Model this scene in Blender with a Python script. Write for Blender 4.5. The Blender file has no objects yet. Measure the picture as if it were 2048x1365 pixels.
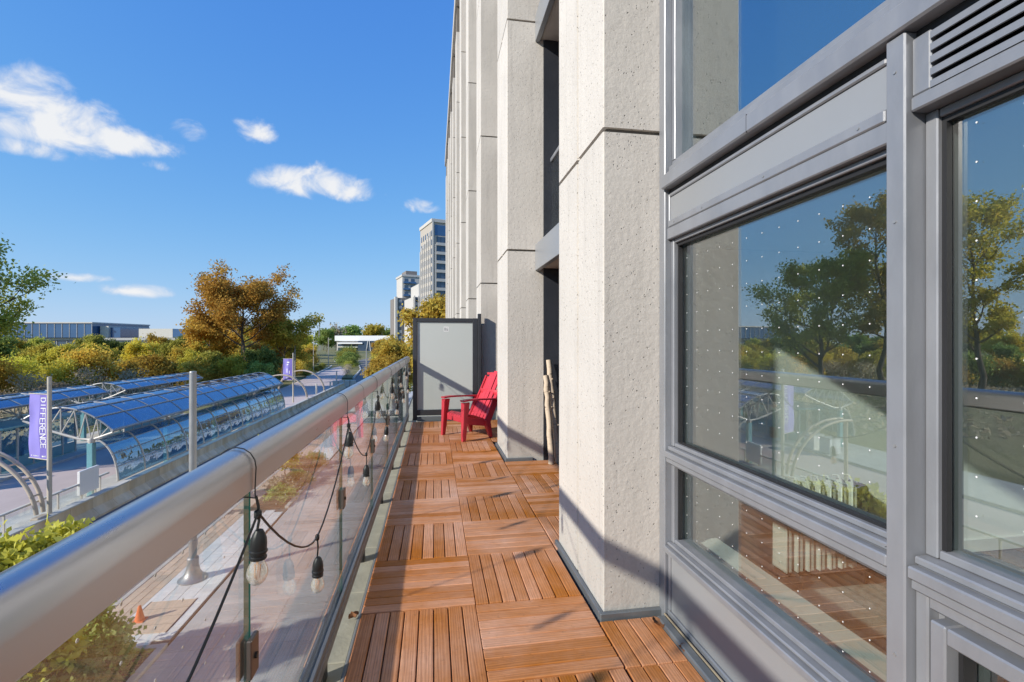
import bpy, math, random
import numpy as np
from mathutils import Vector, Matrix

# ------------------------------------------------------------------ camera, sky, sun, exposure
scene = bpy.context.scene
R = math.radians
D = 6.585                       # height of the balcony deck above the street
cam_d = bpy.data.cameras.new('camera')
cam = bpy.data.objects.new('camera', cam_d)
scene.collection.objects.link(cam)
scene.camera = cam
cam.location = (0, 0, 8.0)
cam.rotation_euler = (R(90), 0, R(-9.32))
cam_d.sensor_width = 36
cam_d.lens = 951 / 2048 * 36
cam_d.shift_y = 1.5 / 2048
cam_d.clip_start = 0.05
cam_d.clip_end = 3000

SUN_AZ = (-0.88, -0.47)         # horizontal direction towards the sun
SUN_EL = R(26.5)
sd = Vector((SUN_AZ[0], SUN_AZ[1], 0)).normalized() * math.cos(SUN_EL) + Vector((0, 0, math.sin(SUN_EL)))
sun_d = bpy.data.lights.new('sun', 'SUN')
sun_d.energy = 2.75
sun_d.angle = R(1.5)
sun_d.color = (1.0, 0.93, 0.82)
sun = bpy.data.objects.new('sun', sun_d)
scene.collection.objects.link(sun)
sun.rotation_euler = sd.to_track_quat('Z', 'Y').to_euler()
sun.location = (-30, -20, 40)

scene.view_settings.view_transform = 'Standard'
scene.view_settings.look = 'None'
scene.view_settings.exposure = 1.0
scene.view_settings.gamma = 1.0
scene.cycles.max_bounces = 8
scene.cycles.transparent_max_bounces = 32
scene.cycles.transmission_bounces = 6
scene.cycles.glossy_bounces = 4
scene.cycles.diffuse_bounces = 4
scene.cycles.sample_clamp_indirect = 6
scene.cycles.caustics_reflective = False
scene.cycles.caustics_refractive = False

world = bpy.data.worlds.new('World')
scene.world = world
world.use_nodes = True
wt = world.node_tree
wt.nodes.clear()
wn, wl = wt.nodes.new, wt.links.new


def wmath(op, a, b=None, c=None, clamp=False):
    n = wn('ShaderNodeMath'); n.operation = op; n.use_clamp = clamp
    for i, v in enumerate((a, b, c)):
        if v is None: continue
        if hasattr(v, 'is_linked'): wl(v, n.inputs[i])
        else: n.inputs[i].default_value = v
    return n.outputs[0]


def wdot(sock, vec):
    n = wn('ShaderNodeVectorMath'); n.operation = 'DOT_PRODUCT'
    wl(sock, n.inputs[0]); n.inputs[1].default_value = vec
    return n.outputs['Value']


sky = wn('ShaderNodeTexSky')
sky.sky_type = 'NISHITA'
sky.sun_disc = False
sky.sun_elevation = SUN_EL
sky.sun_rotation = math.atan2(SUN_AZ[0], SUN_AZ[1])
sky.altitude = 150
sky.air_density = 1.0
sky.dust_density = 0.05
sky.ozone_density = 3.0
hs = wn('ShaderNodeHueSaturation')
hs.inputs['Saturation'].default_value = 1.12
wb = wn('ShaderNodeMix'); wb.data_type = 'RGBA'; wb.blend_type = 'MULTIPLY'; wb.inputs[0].default_value = 1.0
wb.inputs[7].default_value = (0.90, 0.98, 1.16, 1)
wl(sky.outputs[0], wb.inputs[6]); wl(wb.outputs[2], hs.inputs['Color'])
bg = wn('ShaderNodeBackground')
bg.inputs['Strength'].default_value = 0.14
sc_ = wn('ShaderNodeSeparateColor'); cc_ = wn('ShaderNodeCombineColor')
wl(hs.outputs[0], sc_.inputs[0])
for i, (A, k) in enumerate(((0.857, 1.03), (1.25, 1.30), (3.33, 3.2))):   # soft shoulder, like the camera's own
    x = wmath('MULTIPLY', sc_.outputs[i], 0.2705)
    wl(wmath('DIVIDE', wmath('MULTIPLY', x, A / (0.14 * 2 ** 1.0)), wmath('ADD', wmath('MULTIPLY', x, k), 1.0)), cc_.inputs[i])
wl(cc_.outputs[0], bg.inputs['Color'])
tc = wn('ShaderNodeTexCoord')
nz = wn('ShaderNodeTexNoise'); nz.inputs['Scale'].default_value = 17; nz.inputs['Detail'].default_value = 7
nz.inputs['Roughness'].default_value = 0.58; nz.inputs['Distortion'].default_value = 0.5
nb = wn('ShaderNodeTexNoise'); nb.inputs['Scale'].default_value = 7; nb.inputs['Detail'].default_value = 3
mp = wn('ShaderNodeMapping'); mp.inputs['Scale'].default_value = (1, 1, 1.25)
wl(tc.outputs['Generated'], mp.inputs['Vector'])
wl(mp.outputs[0], nz.inputs['Vector']); wl(mp.outputs[0], nb.inputs['Vector'])
nsum = wmath('ADD', wmath('MULTIPLY', wmath('SUBTRACT', nz.outputs[0], 0.5), 4.2), wmath('MULTIPLY', wmath('SUBTRACT', nb.outputs[0], 0.5), 1.2))
# clouds: azimuth left of +Y, elevation, half width, half height (degrees), thickness
CLOUDS = [(34.9, 18.4, 4.7, 3.3, 1.5), (30.3, 18.0, 4.4, 1.6, 1.3), (34.8, 20.9, 3.0, 2.0, 0.75), (35.6, 16.0, 3.4, 1.4, 0.65),
          (19.1, 21.1, 2.1, 1.9, 0.62), (24.8, 20.0, 2.2, 1.4, 0.1), (27.3, 16.5, 1.7, 0.9, 0.55),
          (12.6, 16.9, 6.8, 1.9, 1.3), (12.2, 18.0, 3.2, 1.5, 0.7), (17.0, 17.6, 2.6, 1.6, 0.7), (1.9, 15.6, 2.7, 1.3, 0.75),
          (33.4, 5.7, 3.3, 0.7, 0.3), (28.4, 4.7, 3.8, 0.9, 0.85),
          (-75, 16, 9, 2.6, 0.8), (-130, 20, 9, 3.0, 0.9), (165, 15, 9, 2.4, 0.8)]
total = None
for az, el, w, h, k in CLOUDS:
    a, e = R(az), R(el)
    c = Vector((-math.sin(a) * math.cos(e), math.cos(a) * math.cos(e), math.sin(e)))
    r = Vector((math.cos(a), math.sin(a), 0)); u = c.cross(r) * -1
    if u.z < 0: u = -u
    dc = wmath('MAXIMUM', wdot(tc.outputs['Generated'], c), 0.05)
    p = wmath('DIVIDE', wdot(tc.outputs['Generated'], r / math.tan(R(w))), dc)
    q = wmath('DIVIDE', wdot(tc.outputs['Generated'], u / math.tan(R(h))), dc)
    q = wmath('ADD', wmath('MAXIMUM', q, 0.0), wmath('MULTIPLY', wmath('MINIMUM', q, 0.0), 1.35))
    rr = wmath('ADD', wmath('MULTIPLY', p, p), wmath('MULTIPLY', q, q))
    m = wmath('SUBTRACT', 0.35 + 0.75 * k, wmath('MULTIPLY', rr, 1.15))
    m = wmath('MAXIMUM', m, -3.0)
    total = m if total is None else wmath('MAXIMUM', total, m)
dens = wmath('ADD', total, wmath('MULTIPLY', nsum, 0.82))
mr = wn('ShaderNodeMapRange'); mr.interpolation_type = 'SMOOTHSTEP'
mr.inputs['From Min'].default_value = 0.02; mr.inputs['From Max'].default_value = 1.3
wl(dens, mr.inputs['Value'])
cover = wmath('MULTIPLY', mr.outputs[0], 0.93)
cbg = wn('ShaderNodeBackground')
cr = wn('ShaderNodeMix'); cr.data_type = 'RGBA'
cr.inputs[6].default_value = (0.62, 0.72, 0.92, 1); cr.inputs[7].default_value = (1.0, 1.0, 1.0, 1)
wl(wmath('MULTIPLY', dens, 0.8, clamp=True), cr.inputs[0])
wl(cr.outputs[2], cbg.inputs['Color'])
cbg.inputs['Strength'].default_value = 0.46
mx = wn('ShaderNodeMixShader')
wl(cover, mx.inputs[0]); wl(bg.outputs[0], mx.inputs[1]); wl(cbg.outputs[0], mx.inputs[2])
wo = wn('ShaderNodeOutputWorld'); wl(mx.outputs[0], wo.inputs[0])


# ------------------------------------------------------------------ materials
def new_mat(name):
    m = bpy.data.materials.new(name); m.use_nodes = True
    t = m.node_tree; t.nodes.clear()
    o = t.nodes.new('ShaderNodeOutputMaterial')
    return m, t, o


def tmath(t, op, a, b=None, clamp=False):
    n = t.nodes.new('ShaderNodeMath'); n.operation = op; n.use_clamp = clamp
    for i, v in enumerate((a, b)):
        if v is None: continue
        if hasattr(v, 'is_linked'): t.links.new(v, n.inputs[i])
        else: n.inputs[i].default_value = v
    return n.outputs[0]


def noise(t, vec, scale, detail=5, rough=0.55):
    n = t.nodes.new('ShaderNodeTexNoise')
    n.inputs['Scale'].default_value = scale; n.inputs['Detail'].default_value = detail; n.inputs['Roughness'].default_value = rough
    t.links.new(vec, n.inputs['Vector'])
    return n.outputs[0]


def coords(t, stretch=(1, 1, 1), rnd_shift=False):
    tcn = t.nodes.new('ShaderNodeTexCoord')
    mpn = t.nodes.new('ShaderNodeMapping'); mpn.inputs['Scale'].default_value = stretch
    t.links.new(tcn.outputs['Object'], mpn.inputs['Vector'])
    if rnd_shift:
        oi = t.nodes.new('ShaderNodeObjectInfo')
        cb = t.nodes.new('ShaderNodeCombineXYZ')
        t.links.new(tmath(t, 'MULTIPLY', oi.outputs['Random'], 37.0), cb.inputs[0])
        t.links.new(tmath(t, 'MULTIPLY', oi.outputs['Random'], 91.0), cb.inputs[1])
        t.links.new(cb.outputs[0], mpn.inputs['Location'])
    return mpn.outputs[0]


def M(name, col, rough=0.6, metal=0.0, var=0.12, vs=3.0, bump=0.0, bs=60.0, rnd=0.0, spec=0.5, stretch=(1, 1, 1), col2=None, dirt=0.0, rvar=0.1, bstretch=None, bdist=0.01):
    m, t, o = new_mat(name)
    p = t.nodes.new('ShaderNodeBsdfPrincipled')
    t.links.new(p.outputs[0], o.inputs[0])
    v = coords(t, stretch, rnd > 0)
    n1 = noise(t, v, vs, 6)
    f = tmath(t, 'ADD', tmath(t, 'MULTIPLY', tmath(t, 'SUBTRACT', n1, 0.5), var * 3.2), 1.0)
    if rnd > 0:
        oi = t.nodes.new('ShaderNodeObjectInfo')
        f = tmath(t, 'MULTIPLY', f, tmath(t, 'ADD', tmath(t, 'MULTIPLY', tmath(t, 'SUBTRACT', oi.outputs['Random'], 0.5), 2 * rnd), 1.0))
    if dirt > 0:
        n3 = noise(t, v, vs * 0.23, 8, 0.7)
        f = tmath(t, 'MULTIPLY', f, tmath(t, 'SUBTRACT', 1.0, tmath(t, 'MULTIPLY', tmath(t, 'MULTIPLY', tmath(t, 'SUBTRACT', n3, 0.45), 4.0, clamp=True), dirt)))
    mixc = t.nodes.new('ShaderNodeMix'); mixc.data_type = 'RGBA'; mixc.blend_type = 'MULTIPLY'
    mixc.inputs[0].default_value = 1.0
    base = t.nodes.new('ShaderNodeMix'); base.data_type = 'RGBA'
    c2 = col2 or col
    base.inputs[6].default_value = (*col, 1); base.inputs[7].default_value = (*c2, 1)
    n2 = noise(t, v, vs * 0.6, 4)
    t.links.new(tmath(t, 'MULTIPLY', tmath(t, 'SUBTRACT', n2, 0.35), 3.0, clamp=True), base.inputs[0])
    cmb = t.nodes.new('ShaderNodeCombineColor')
    for i in range(3): t.links.new(f, cmb.inputs[i])
    t.links.new(base.outputs[2], mixc.inputs[6]); t.links.new(cmb.outputs[0], mixc.inputs[7])
    t.links.new(mixc.outputs[2], p.inputs['Base Color'])
    t.links.new(tmath(t, 'ADD', tmath(t, 'MULTIPLY', tmath(t, 'SUBTRACT', n1, 0.5), rvar * 2), rough, clamp=True), p.inputs['Roughness'])
    p.inputs['Metallic'].default_value = metal
    p.inputs['Specular IOR Level'].default_value = spec
    if bump > 0:
        b = t.nodes.new('ShaderNodeBump'); b.inputs['Strength'].default_value = bump; b.inputs['Distance'].default_value = bdist
        vb = coords(t, bstretch, rnd > 0) if bstretch else v
        t.links.new(noise(t, vb, bs, 6), b.inputs['Height'])
        t.links.new(b.outputs[0], p.inputs['Normal'])
    return m


def glass(name, tint, f0, rough=0.0, gcol=(1, 1, 1), power=4.0, haze=0.0, hazecol=(0.5, 0.5, 0.5), wave=0.0):
    """thin pane: what lies behind, tinted, under a mirror reflection that grows towards grazing angles"""
    m, t, o = new_mat(name)
    g = t.nodes.new('ShaderNodeNewGeometry')
    d = t.nodes.new('ShaderNodeVectorMath'); d.operation = 'DOT_PRODUCT'
    t.links.new(g.outputs['Incoming'], d.inputs[0]); t.links.new(g.outputs['Normal'], d.inputs[1])
    c = tmath(t, 'SUBTRACT', 1.0, tmath(t, 'ABSOLUTE', d.outputs['Value']), clamp=True)
    F = tmath(t, 'ADD', tmath(t, 'MULTIPLY', tmath(t, 'POWER', c, power), 1 - f0), f0, clamp=True)
    tr = t.nodes.new('ShaderNodeBsdfTransparent'); tr.inputs[0].default_value = (*tint, 1)
    gl = t.nodes.new('ShaderNodeBsdfGlossy'); gl.inputs['Roughness'].default_value = rough; gl.inputs['Color'].default_value = (*gcol, 1)
    if wave > 0:
        b = t.nodes.new('ShaderNodeBump'); b.inputs['Strength'].default_value = wave; b.inputs['Distance'].default_value = 0.02
        t.links.new(noise(t, coords(t), 1.3, 2), b.inputs['Height']); t.links.new(b.outputs[0], gl.inputs['Normal'])
    mxn = t.nodes.new('ShaderNodeMixShader')
    back = tr.outputs[0]
    if haze > 0:
        df = t.nodes.new('ShaderNodeBsdfDiffuse'); df.inputs[0].default_value = (*hazecol, 1)
        mh = t.nodes.new('ShaderNodeMixShader')
        t.links.new(tmath(t, 'MULTIPLY', noise(t, coords(t), 2.5, 5), haze * 2), mh.inputs[0])
        t.links.new(back, mh.inputs[1]); t.links.new(df.outputs[0], mh.inputs[2]); back = mh.outputs[0]
    t.links.new(F, mxn.inputs[0]); t.links.new(back, mxn.inputs[1]); t.links.new(gl.outputs[0], mxn.inputs[2])
    t.links.new(mxn.outputs[0], o.inputs[0])
    return m


def concrete(name, col, pits=1.0, rnd=0.0):
    m, t, o = new_mat(name)
    p = t.nodes.new('ShaderNodeBsdfPrincipled'); t.links.new(p.outputs[0], o.inputs[0])
    v = coords(t, rnd_shift=rnd > 0)
    warp = t.nodes.new('ShaderNodeVectorMath'); warp.operation = 'ADD'
    wnz = t.nodes.new('ShaderNodeTexNoise'); wnz.inputs['Scale'].default_value = 60; t.links.new(v, wnz.inputs['Vector'])
    ws = t.nodes.new('ShaderNodeVectorMath'); ws.operation = 'SCALE'; ws.inputs['Scale'].default_value = 0.012
    t.links.new(wnz.outputs['Color'], ws.inputs[0]); t.links.new(v, warp.inputs[0]); t.links.new(ws.outputs[0], warp.inputs[1])
    vo = t.nodes.new('ShaderNodeTexVoronoi'); vo.inputs['Scale'].default_value = 46; t.links.new(warp.outputs[0], vo.inputs['Vector'])
    vo2 = t.nodes.new('ShaderNodeTexVoronoi'); vo2.inputs['Scale'].default_value = 24; t.links.new(warp.outputs[0], vo2.inputs['Vector'])
    sparse = tmath(t, 'GREATER_THAN', noise(t, v, 21, 3), 0.53)
    h1 = tmath(t, 'MULTIPLY', tmath(t, 'MULTIPLY', tmath(t, 'SUBTRACT', 0.19, vo.outputs['Distance']), 8.0, clamp=True), sparse)
    h2 = tmath(t, 'MULTIPLY', tmath(t, 'SUBTRACT', 0.11, vo2.outputs['Distance']), 14.0, clamp=True)
    hole = tmath(t, 'MAXIMUM', h1, h2)
    hole = tmath(t, 'MULTIPLY', hole, pits)
    big = noise(t, v, 1.6, 7, 0.6); fine = noise(t, v, 90, 4)
    f = tmath(t, 'ADD', tmath(t, 'MULTIPLY', tmath(t, 'SUBTRACT', big, 0.5), 0.30), 1.0)
    f = tmath(t, 'MULTIPLY', f, tmath(t, 'ADD', tmath(t, 'MULTIPLY', tmath(t, 'SUBTRACT', fine, 0.5), 0.22), 1.0))
    f = tmath(t, 'MULTIPLY', f, tmath(t, 'SUBTRACT', 1.0, tmath(t, 'MULTIPLY', hole, 0.45)))
    st_ = noise(t, coords(t, (5, 5, 0.28), rnd > 0), 2.2, 5, 0.62)      # rain streaks
    f = tmath(t, 'MULTIPLY', f, tmath(t, 'SUBTRACT', 1.0, tmath(t, 'MULTIPLY', tmath(t, 'MULTIPLY', tmath(t, 'SUBTRACT', st_, 0.52), 5.0, clamp=True), 0.13)))
    if rnd > 0:
        oi = t.nodes.new('ShaderNodeObjectInfo')
        f = tmath(t, 'MULTIPLY', f, tmath(t, 'ADD', tmath(t, 'MULTIPLY', tmath(t, 'SUBTRACT', oi.outputs['Random'], 0.5), 2 * rnd), 1.0))
    cmb = t.nodes.new('ShaderNodeCombineColor')
    for i in range(3): t.links.new(tmath(t, 'MULTIPLY', f, col[i]), cmb.inputs[i])
    t.links.new(cmb.outputs[0], p.inputs['Base Color'])
    p.inputs['Roughness'].default_value = 0.85; p.inputs['Specular IOR Level'].default_value = 0.25
    b = t.nodes.new('ShaderNodeBump'); b.inputs['Strength'].default_value = 0.8; b.inputs['Distance'].default_value = 0.006
    hgt = tmath(t, 'SUBTRACT', tmath(t, 'MULTIPLY', noise(t, v, 28, 6, 0.6), 0.8), tmath(t, 'MULTIPLY', hole, 0.9))
    t.links.new(hgt, b.inputs['Height']); t.links.new(b.outputs[0], p.inputs['Normal'])
    return m


def wood(name, col, dark):
    """grain runs along local x of each slat"""
    m, t, o = new_mat(name)
    p = t.nodes.new('ShaderNodeBsdfPrincipled'); t.links.new(p.outputs[0], o.inputs[0])
    v = coords(t, (1.6, 26, 10), True)
    n = t.nodes.new('ShaderNodeTexNoise'); n.inputs['Scale'].default_value = 3.2; n.inputs['Detail'].default_value = 6; n.inputs['Distortion'].default_value = 1.4
    t.links.new(v, n.inputs['Vector'])
    w = t.nodes.new('ShaderNodeTexWave'); w.inputs['Scale'].default_value = 0.9; w.inputs['Distortion'].default_value = 9; w.inputs['Detail'].default_value = 3
    w.bands_direction = 'Y'; t.links.new(v, w.inputs['Vector'])
    g = tmath(t, 'ADD', tmath(t, 'MULTIPLY', n.outputs[0], 0.7), tmath(t, 'MULTIPLY', w.outputs[0], 0.3))
    mixc = t.nodes.new('ShaderNodeMix'); mixc.data_type = 'RGBA'
    mixc.inputs[6].default_value = (*dark, 1); mixc.inputs[7].default_value = (*col, 1)
    t.links.new(tmath(t, 'MULTIPLY', tmath(t, 'SUBTRACT', g, 0.25), 2.2, clamp=True), mixc.inputs[0])
    oi = t.nodes.new('ShaderNodeObjectInfo')
    hsv = t.nodes.new('ShaderNodeHueSaturation')
    t.links.new(tmath(t, 'ADD', tmath(t, 'MULTIPLY', oi.outputs['Random'], 0.34), 0.83), hsv.inputs['Value'])
    t.links.new(tmath(t, 'ADD', tmath(t, 'MULTIPLY', oi.outputs['Random'], -0.2), 1.08), hsv.inputs['Saturation'])
    t.links.new(mixc.outputs[2], hsv.inputs['Color'])
    gp = t.nodes.new('ShaderNodeNewGeometry')        # uneven fading and trodden dirt across the whole deck
    fd = noise(t, gp.outputs['Position'], 1.7, 6, 0.65)
    spk = noise(t, gp.outputs['Position'], 38, 3, 0.6)
    fdm = tmath(t, 'ADD', tmath(t, 'MULTIPLY', tmath(t, 'SUBTRACT', fd, 0.5), 0.75), 1.0)
    fdm = tmath(t, 'MULTIPLY', fdm, tmath(t, 'SUBTRACT', 1.0, tmath(t, 'MULTIPLY', tmath(t, 'MULTIPLY', tmath(t, 'SUBTRACT', spk, 0.62), 6.0, clamp=True), 0.3)))
    h2 = t.nodes.new('ShaderNodeHueSaturation')
    t.links.new(fdm, h2.inputs['Value']); t.links.new(tmath(t, 'SUBTRACT', 1.45, tmath(t, 'MULTIPLY', fd, 0.85)), h2.inputs['Saturation'])
    t.links.new(hsv.outputs[0], h2.inputs['Color']); t.links.new(h2.outputs[0], p.inputs['Base Color'])
    p.inputs['Roughness'].default_value = 0.55; p.inputs['Specular IOR Level'].default_value = 0.35
    b = t.nodes.new('ShaderNodeBump'); b.inputs['Strength'].default_value = 0.5; b.inputs['Distance'].default_value = 0.002
    t.links.new(g, b.inputs['Height']); t.links.new(b.outputs[0], p.inputs['Normal'])
    return m


def leaf_mat(name, cols):
    m, t, o = new_mat(name)
    at = t.nodes.new('ShaderNodeAttribute'); at.attribute_name = 'tone'
    rp = t.nodes.new('ShaderNodeValToRGB')
    el = rp.color_ramp.elements
    while len(el) < len(cols): el.new(0.5)
    for i, c in enumerate(cols):
        el[i].position = i / (len(cols) - 1); el[i].color = (*[.75 * (1 - math.exp(-6.0 * q_)) for q_ in c], 1)
    t.links.new(at.outputs['Fac'], rp.inputs[0])
    oi = t.nodes.new('ShaderNodeObjectInfo')
    hsv = t.nodes.new('ShaderNodeHueSaturation')
    t.links.new(tmath(t, 'ADD', tmath(t, 'MULTIPLY', oi.outputs['Random'], 0.5), 0.75), hsv.inputs['Value'])
    t.links.new(tmath(t, 'ADD', tmath(t, 'MULTIPLY', oi.outputs['Random'], 0.035), 0.483), hsv.inputs['Hue'])
    t.links.new(rp.outputs[0], hsv.inputs['Color'])
    df = t.nodes.new('ShaderNodeBsdfDiffuse'); tl = t.nodes.new('ShaderNodeBsdfTranslucent')
    t.links.new(hsv.outputs[0], df.inputs[0]); t.links.new(hsv.outputs[0], tl.inputs[0])
    mxn = t.nodes.new('ShaderNodeMixShader'); mxn.inputs[0].default_value = 0.5
    t.links.new(df.outputs[0], mxn.inputs[1]); t.links.new(tl.outputs[0], mxn.inputs[2])
    t.links.new(mxn.outputs[0], o.inputs[0])
    return m


MT = dict(
    concrete=concrete('precast_concrete', (0.60, 0.56, 0.51), 1.0, 0.06),
    concrete_far=M('smooth_concrete', (0.56, 0.52, 0.47), 0.85, var=0.06, vs=1.2, bump=0.2, bs=30),
    joint=M('joint_sealant', (0.16, 0.14, 0.12), 0.9),
    groove=M('weathered_groove', (0.50, 0.44, 0.36), 0.9, var=0.15, vs=6),
    frame=M('grey_anodised_frame', (0.27, 0.28, 0.305), 0.40, 0.25, var=0.09, vs=7, bump=0.04, bs=40, dirt=0.16, stretch=(1.6, 1.6, 0.6), rvar=0.25),
    frame_dark=M('dark_frame', (0.030, 0.033, 0.042), 0.4, 0.1),
    gasket=M('black_gasket', (0.015, 0.015, 0.017), 0.6),
    panel=M('spandrel_panel', (0.30, 0.31, 0.325), 0.38, 0.15, var=0.03, vs=2, dirt=0.05),
    soffit=M('soffit_paint', (0.52, 0.46, 0.40), 0.8),
    rail=M('satin_aluminium', (0.52, 0.52, 0.54), 0.33, 0.92, var=0.05, vs=9, rvar=0.18, stretch=(1, .25, 1)),
    rail_dark=M('bottom_rail_metal', (0.20, 0.205, 0.22), 0.4, 0.5),
    black=M('black_plastic', (0.012, 0.012, 0.013), 0.45),
    clamp=M('clamp_bronze', (0.16, 0.13, 0.115), 0.4, 0.6),
    slab=M('ledge_concrete', (0.36, 0.35, 0.28), 0.9, var=0.18, vs=6, bump=0.3, bs=40, rnd=0.08, dirt=0.25),
    wood=wood('composite_wood', (0.70, 0.305, 0.135), (0.46, 0.185, 0.078)),
    flash=M('grey_flashing', (0.17, 0.18, 0.19), 0.5, 0.2, var=0.1, vs=8),
    frost=M('frosted_glass', (0.54, 0.57, 0.55), 0.30, var=0.015, vs=1, spec=0.5, rvar=0.03),
    screen_frame=M('screen_frame', (0.05, 0.052, 0.06), 0.4, 0.2),
    white=M('white_paint', (0.78, 0.78, 0.77), 0.5, var=0.03),
    wall=M('interior_wall', (0.88, 0.88, 0.865), 0.8, var=0.02),
    ceil=M('interior_ceiling', (0.80, 0.80, 0.79), 0.9, var=0.02),
    radiator=M('radiator_enamel', (0.66, 0.66, 0.64), 0.4, var=0.03),
    floorwood=M('interior_floor_wood', (0.085, 0.055, 0.040), 0.4, var=0.2, vs=4, stretch=(8, 1, 1), rnd=0.15),
    rug=M('grey_rug', (0.46, 0.43, 0.40), 0.95, var=0.3, vs=40, bump=0.9, bs=120, col2=(0.33, 0.30, 0.28)),
    red=M('red_resin', (0.60, 0.042, 0.062), 0.45, var=0.10, vs=6, dirt=0.12),
    asphalt=M('asphalt', (0.19, 0.185, 0.178), 0.9, var=0.14, vs=0.9, bump=0.3, bs=60, dirt=0.2),
    lane=M('mauve_bus_lane', (0.58, 0.485, 0.45), 0.9, var=0.1, vs=0.35, bump=0.2, bs=30, dirt=0.25, stretch=(1, 0.35, 1)),
    paint=M('road_paint', (0.62, 0.62, 0.60), 0.8, var=0.2, vs=3),
    paver_light=M('pale_paver', (0.76, 0.74, 0.70), 0.9, var=0.1, vs=5, rnd=0.07, bump=0.2, bs=60),
    paver_tan=M('tan_paver', (0.60, 0.46, 0.34), 0.9, var=0.12, vs=5, rnd=0.10, bump=0.2, bs=60),
    paver_grey=M('grey_slab', (0.52, 0.51, 0.49), 0.9, var=0.10, vs=2, rnd=0.06, bump=0.2, bs=50, dirt=0.12),
    bedding=M('paver_bedding', (0.17, 0.155, 0.135), 0.95, var=0.2, vs=5),
    kerb=M('kerb_concrete', (0.55, 0.53, 0.48), 0.9, var=0.14, vs=2.5, bump=0.3, bs=30, dirt=0.2),
    barrier=M('stained_barrier', (0.74, 0.64, 0.47), 0.9, var=0.22, vs=1.5, bump=0.3, bs=20, rnd=0.10, stretch=(1, 1.2, 0.35), col2=(0.62, 0.47, 0.28), dirt=0.2),
    cap=M('pale_cap', (0.55, 0.53, 0.47), 0.85, var=0.1, vs=2),
    soil=M('planting_soil', (0.115, 0.075, 0.05), 0.95, var=0.35, vs=7, bump=0.8, bs=25, col2=(0.16, 0.115, 0.075)),
    grass=M('meadow', (0.165, 0.165, 0.05), 0.95, var=0.3, vs=0.25, bump=0.6, bs=3, col2=(0.23, 0.20, 0.085), bdist=0.2),
    steel=M('white_steel', (0.50, 0.48, 0.44), 0.5, 0.1, var=0.08, vs=4),
    tube=M('tan_painted_steel', (0.50, 0.42, 0.33), 0.5, 0.1, var=0.1, vs=3),
    teal=M('teal_panel', (0.16, 0.36, 0.40), 0.35, var=0.06),
    pole=M('galvanised_pole', (0.34, 0.345, 0.35), 0.45, 0.5, var=0.08, vs=3),
    pole_tan=M('tan_pole', (0.46, 0.42, 0.35), 0.5, 0.1),
    banner=M('purple_banner', (0.155, 0.125, 0.42), 0.8, var=0.06, vs=2),
    banner2=M('violet_banner_field', (0.25, 0.215, 0.58), 0.8, var=0.08, vs=2),
    orange=M('cone_orange', (0.72, 0.17, 0.05), 0.5),
    bark=M('bark', (0.105, 0.078, 0.055), 0.95, var=0.25, vs=5, bump=0.6, bs=20, stretch=(1, 1, 0.3)),
    bark_grey=M('grey_bark', (0.22, 0.185, 0.15), 0.95, var=0.25, vs=5),
    bulbcap=M('bulb_base', (0.5, 0.42, 0.25), 0.3, 1.0),
    filament=M('amber_filament', (0.85, 0.36, 0.06), 0.4),
    stone=M('tower_stone', (0.43, 0.39, 0.34), 0.85, var=0.05, vs=0.2),
    stone_lt=M('tower_pale', (0.52, 0.50, 0.47), 0.85, var=0.04, vs=0.2),
    stone_dk=M('tower_brick', (0.21, 0.19, 0.175), 0.9, var=0.1, vs=0.5),
    sage=M('dry_leaf_brown', (0.26, 0.115, 0.05), 0.8, var=0.2, vs=20),
    tile_base=M('tile_base', (0.05, 0.028, 0.018), 0.7),
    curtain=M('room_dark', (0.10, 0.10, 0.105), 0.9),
)
MT['glass_win'] = glass('window_glass', (0.94, 0.998, 0.975), 0.23, gcol=(1.0, 1.0, 1.0), power=4.5)
MT['glass_up'] = glass('upper_window_glass', (0.78, 0.88, 0.86), 0.36, gcol=(0.93, 0.97, 1.0), power=4.5)
MT['glass_rail'] = glass('balustrade_glass', (0.955, 0.975, 0.97), 0.07, power=4.8, haze=0.02, hazecol=(0.55, 0.56, 0.55))
MT['glass_edge'] = M('glass_edge', (0.02, 0.09, 0.075), 0.15)
MT['glass_can'] = glass('canopy_glass', (0.42, 0.60, 0.78), 0.26, gcol=(0.58, 0.70, 0.86), power=2.4, haze=0.24, hazecol=(0.045, 0.085, 0.15), wave=1.6)
MT['glass_wall'] = glass('canopy_wall_glass', (0.50, 0.68, 0.78), 0.20, gcol=(0.66, 0.78, 0.90), power=2.6, wave=1.8)
MT['glass_bulb'] = glass('bulb_glass', (0.97, 0.95, 0.90), 0.10, power=1.8, haze=0.3, hazecol=(0.95, 0.90, 0.8))
MT['glass_far'] = M('far_glazing', (0.045, 0.075, 0.125), 0.12, 0.0, var=0.25, vs=0.5, spec=0.9, rvar=0.05)
MT['glass_blue'] = M('blue_glazing', (0.045, 0.11, 0.23), 0.12, 0.2, var=0.15, vs=0.2, spec=1.0, rvar=0.04)
MT['glass_dark'] = glass('recess_glass', (0.35, 0.42, 0.42), 0.16, power=3.0)

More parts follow.
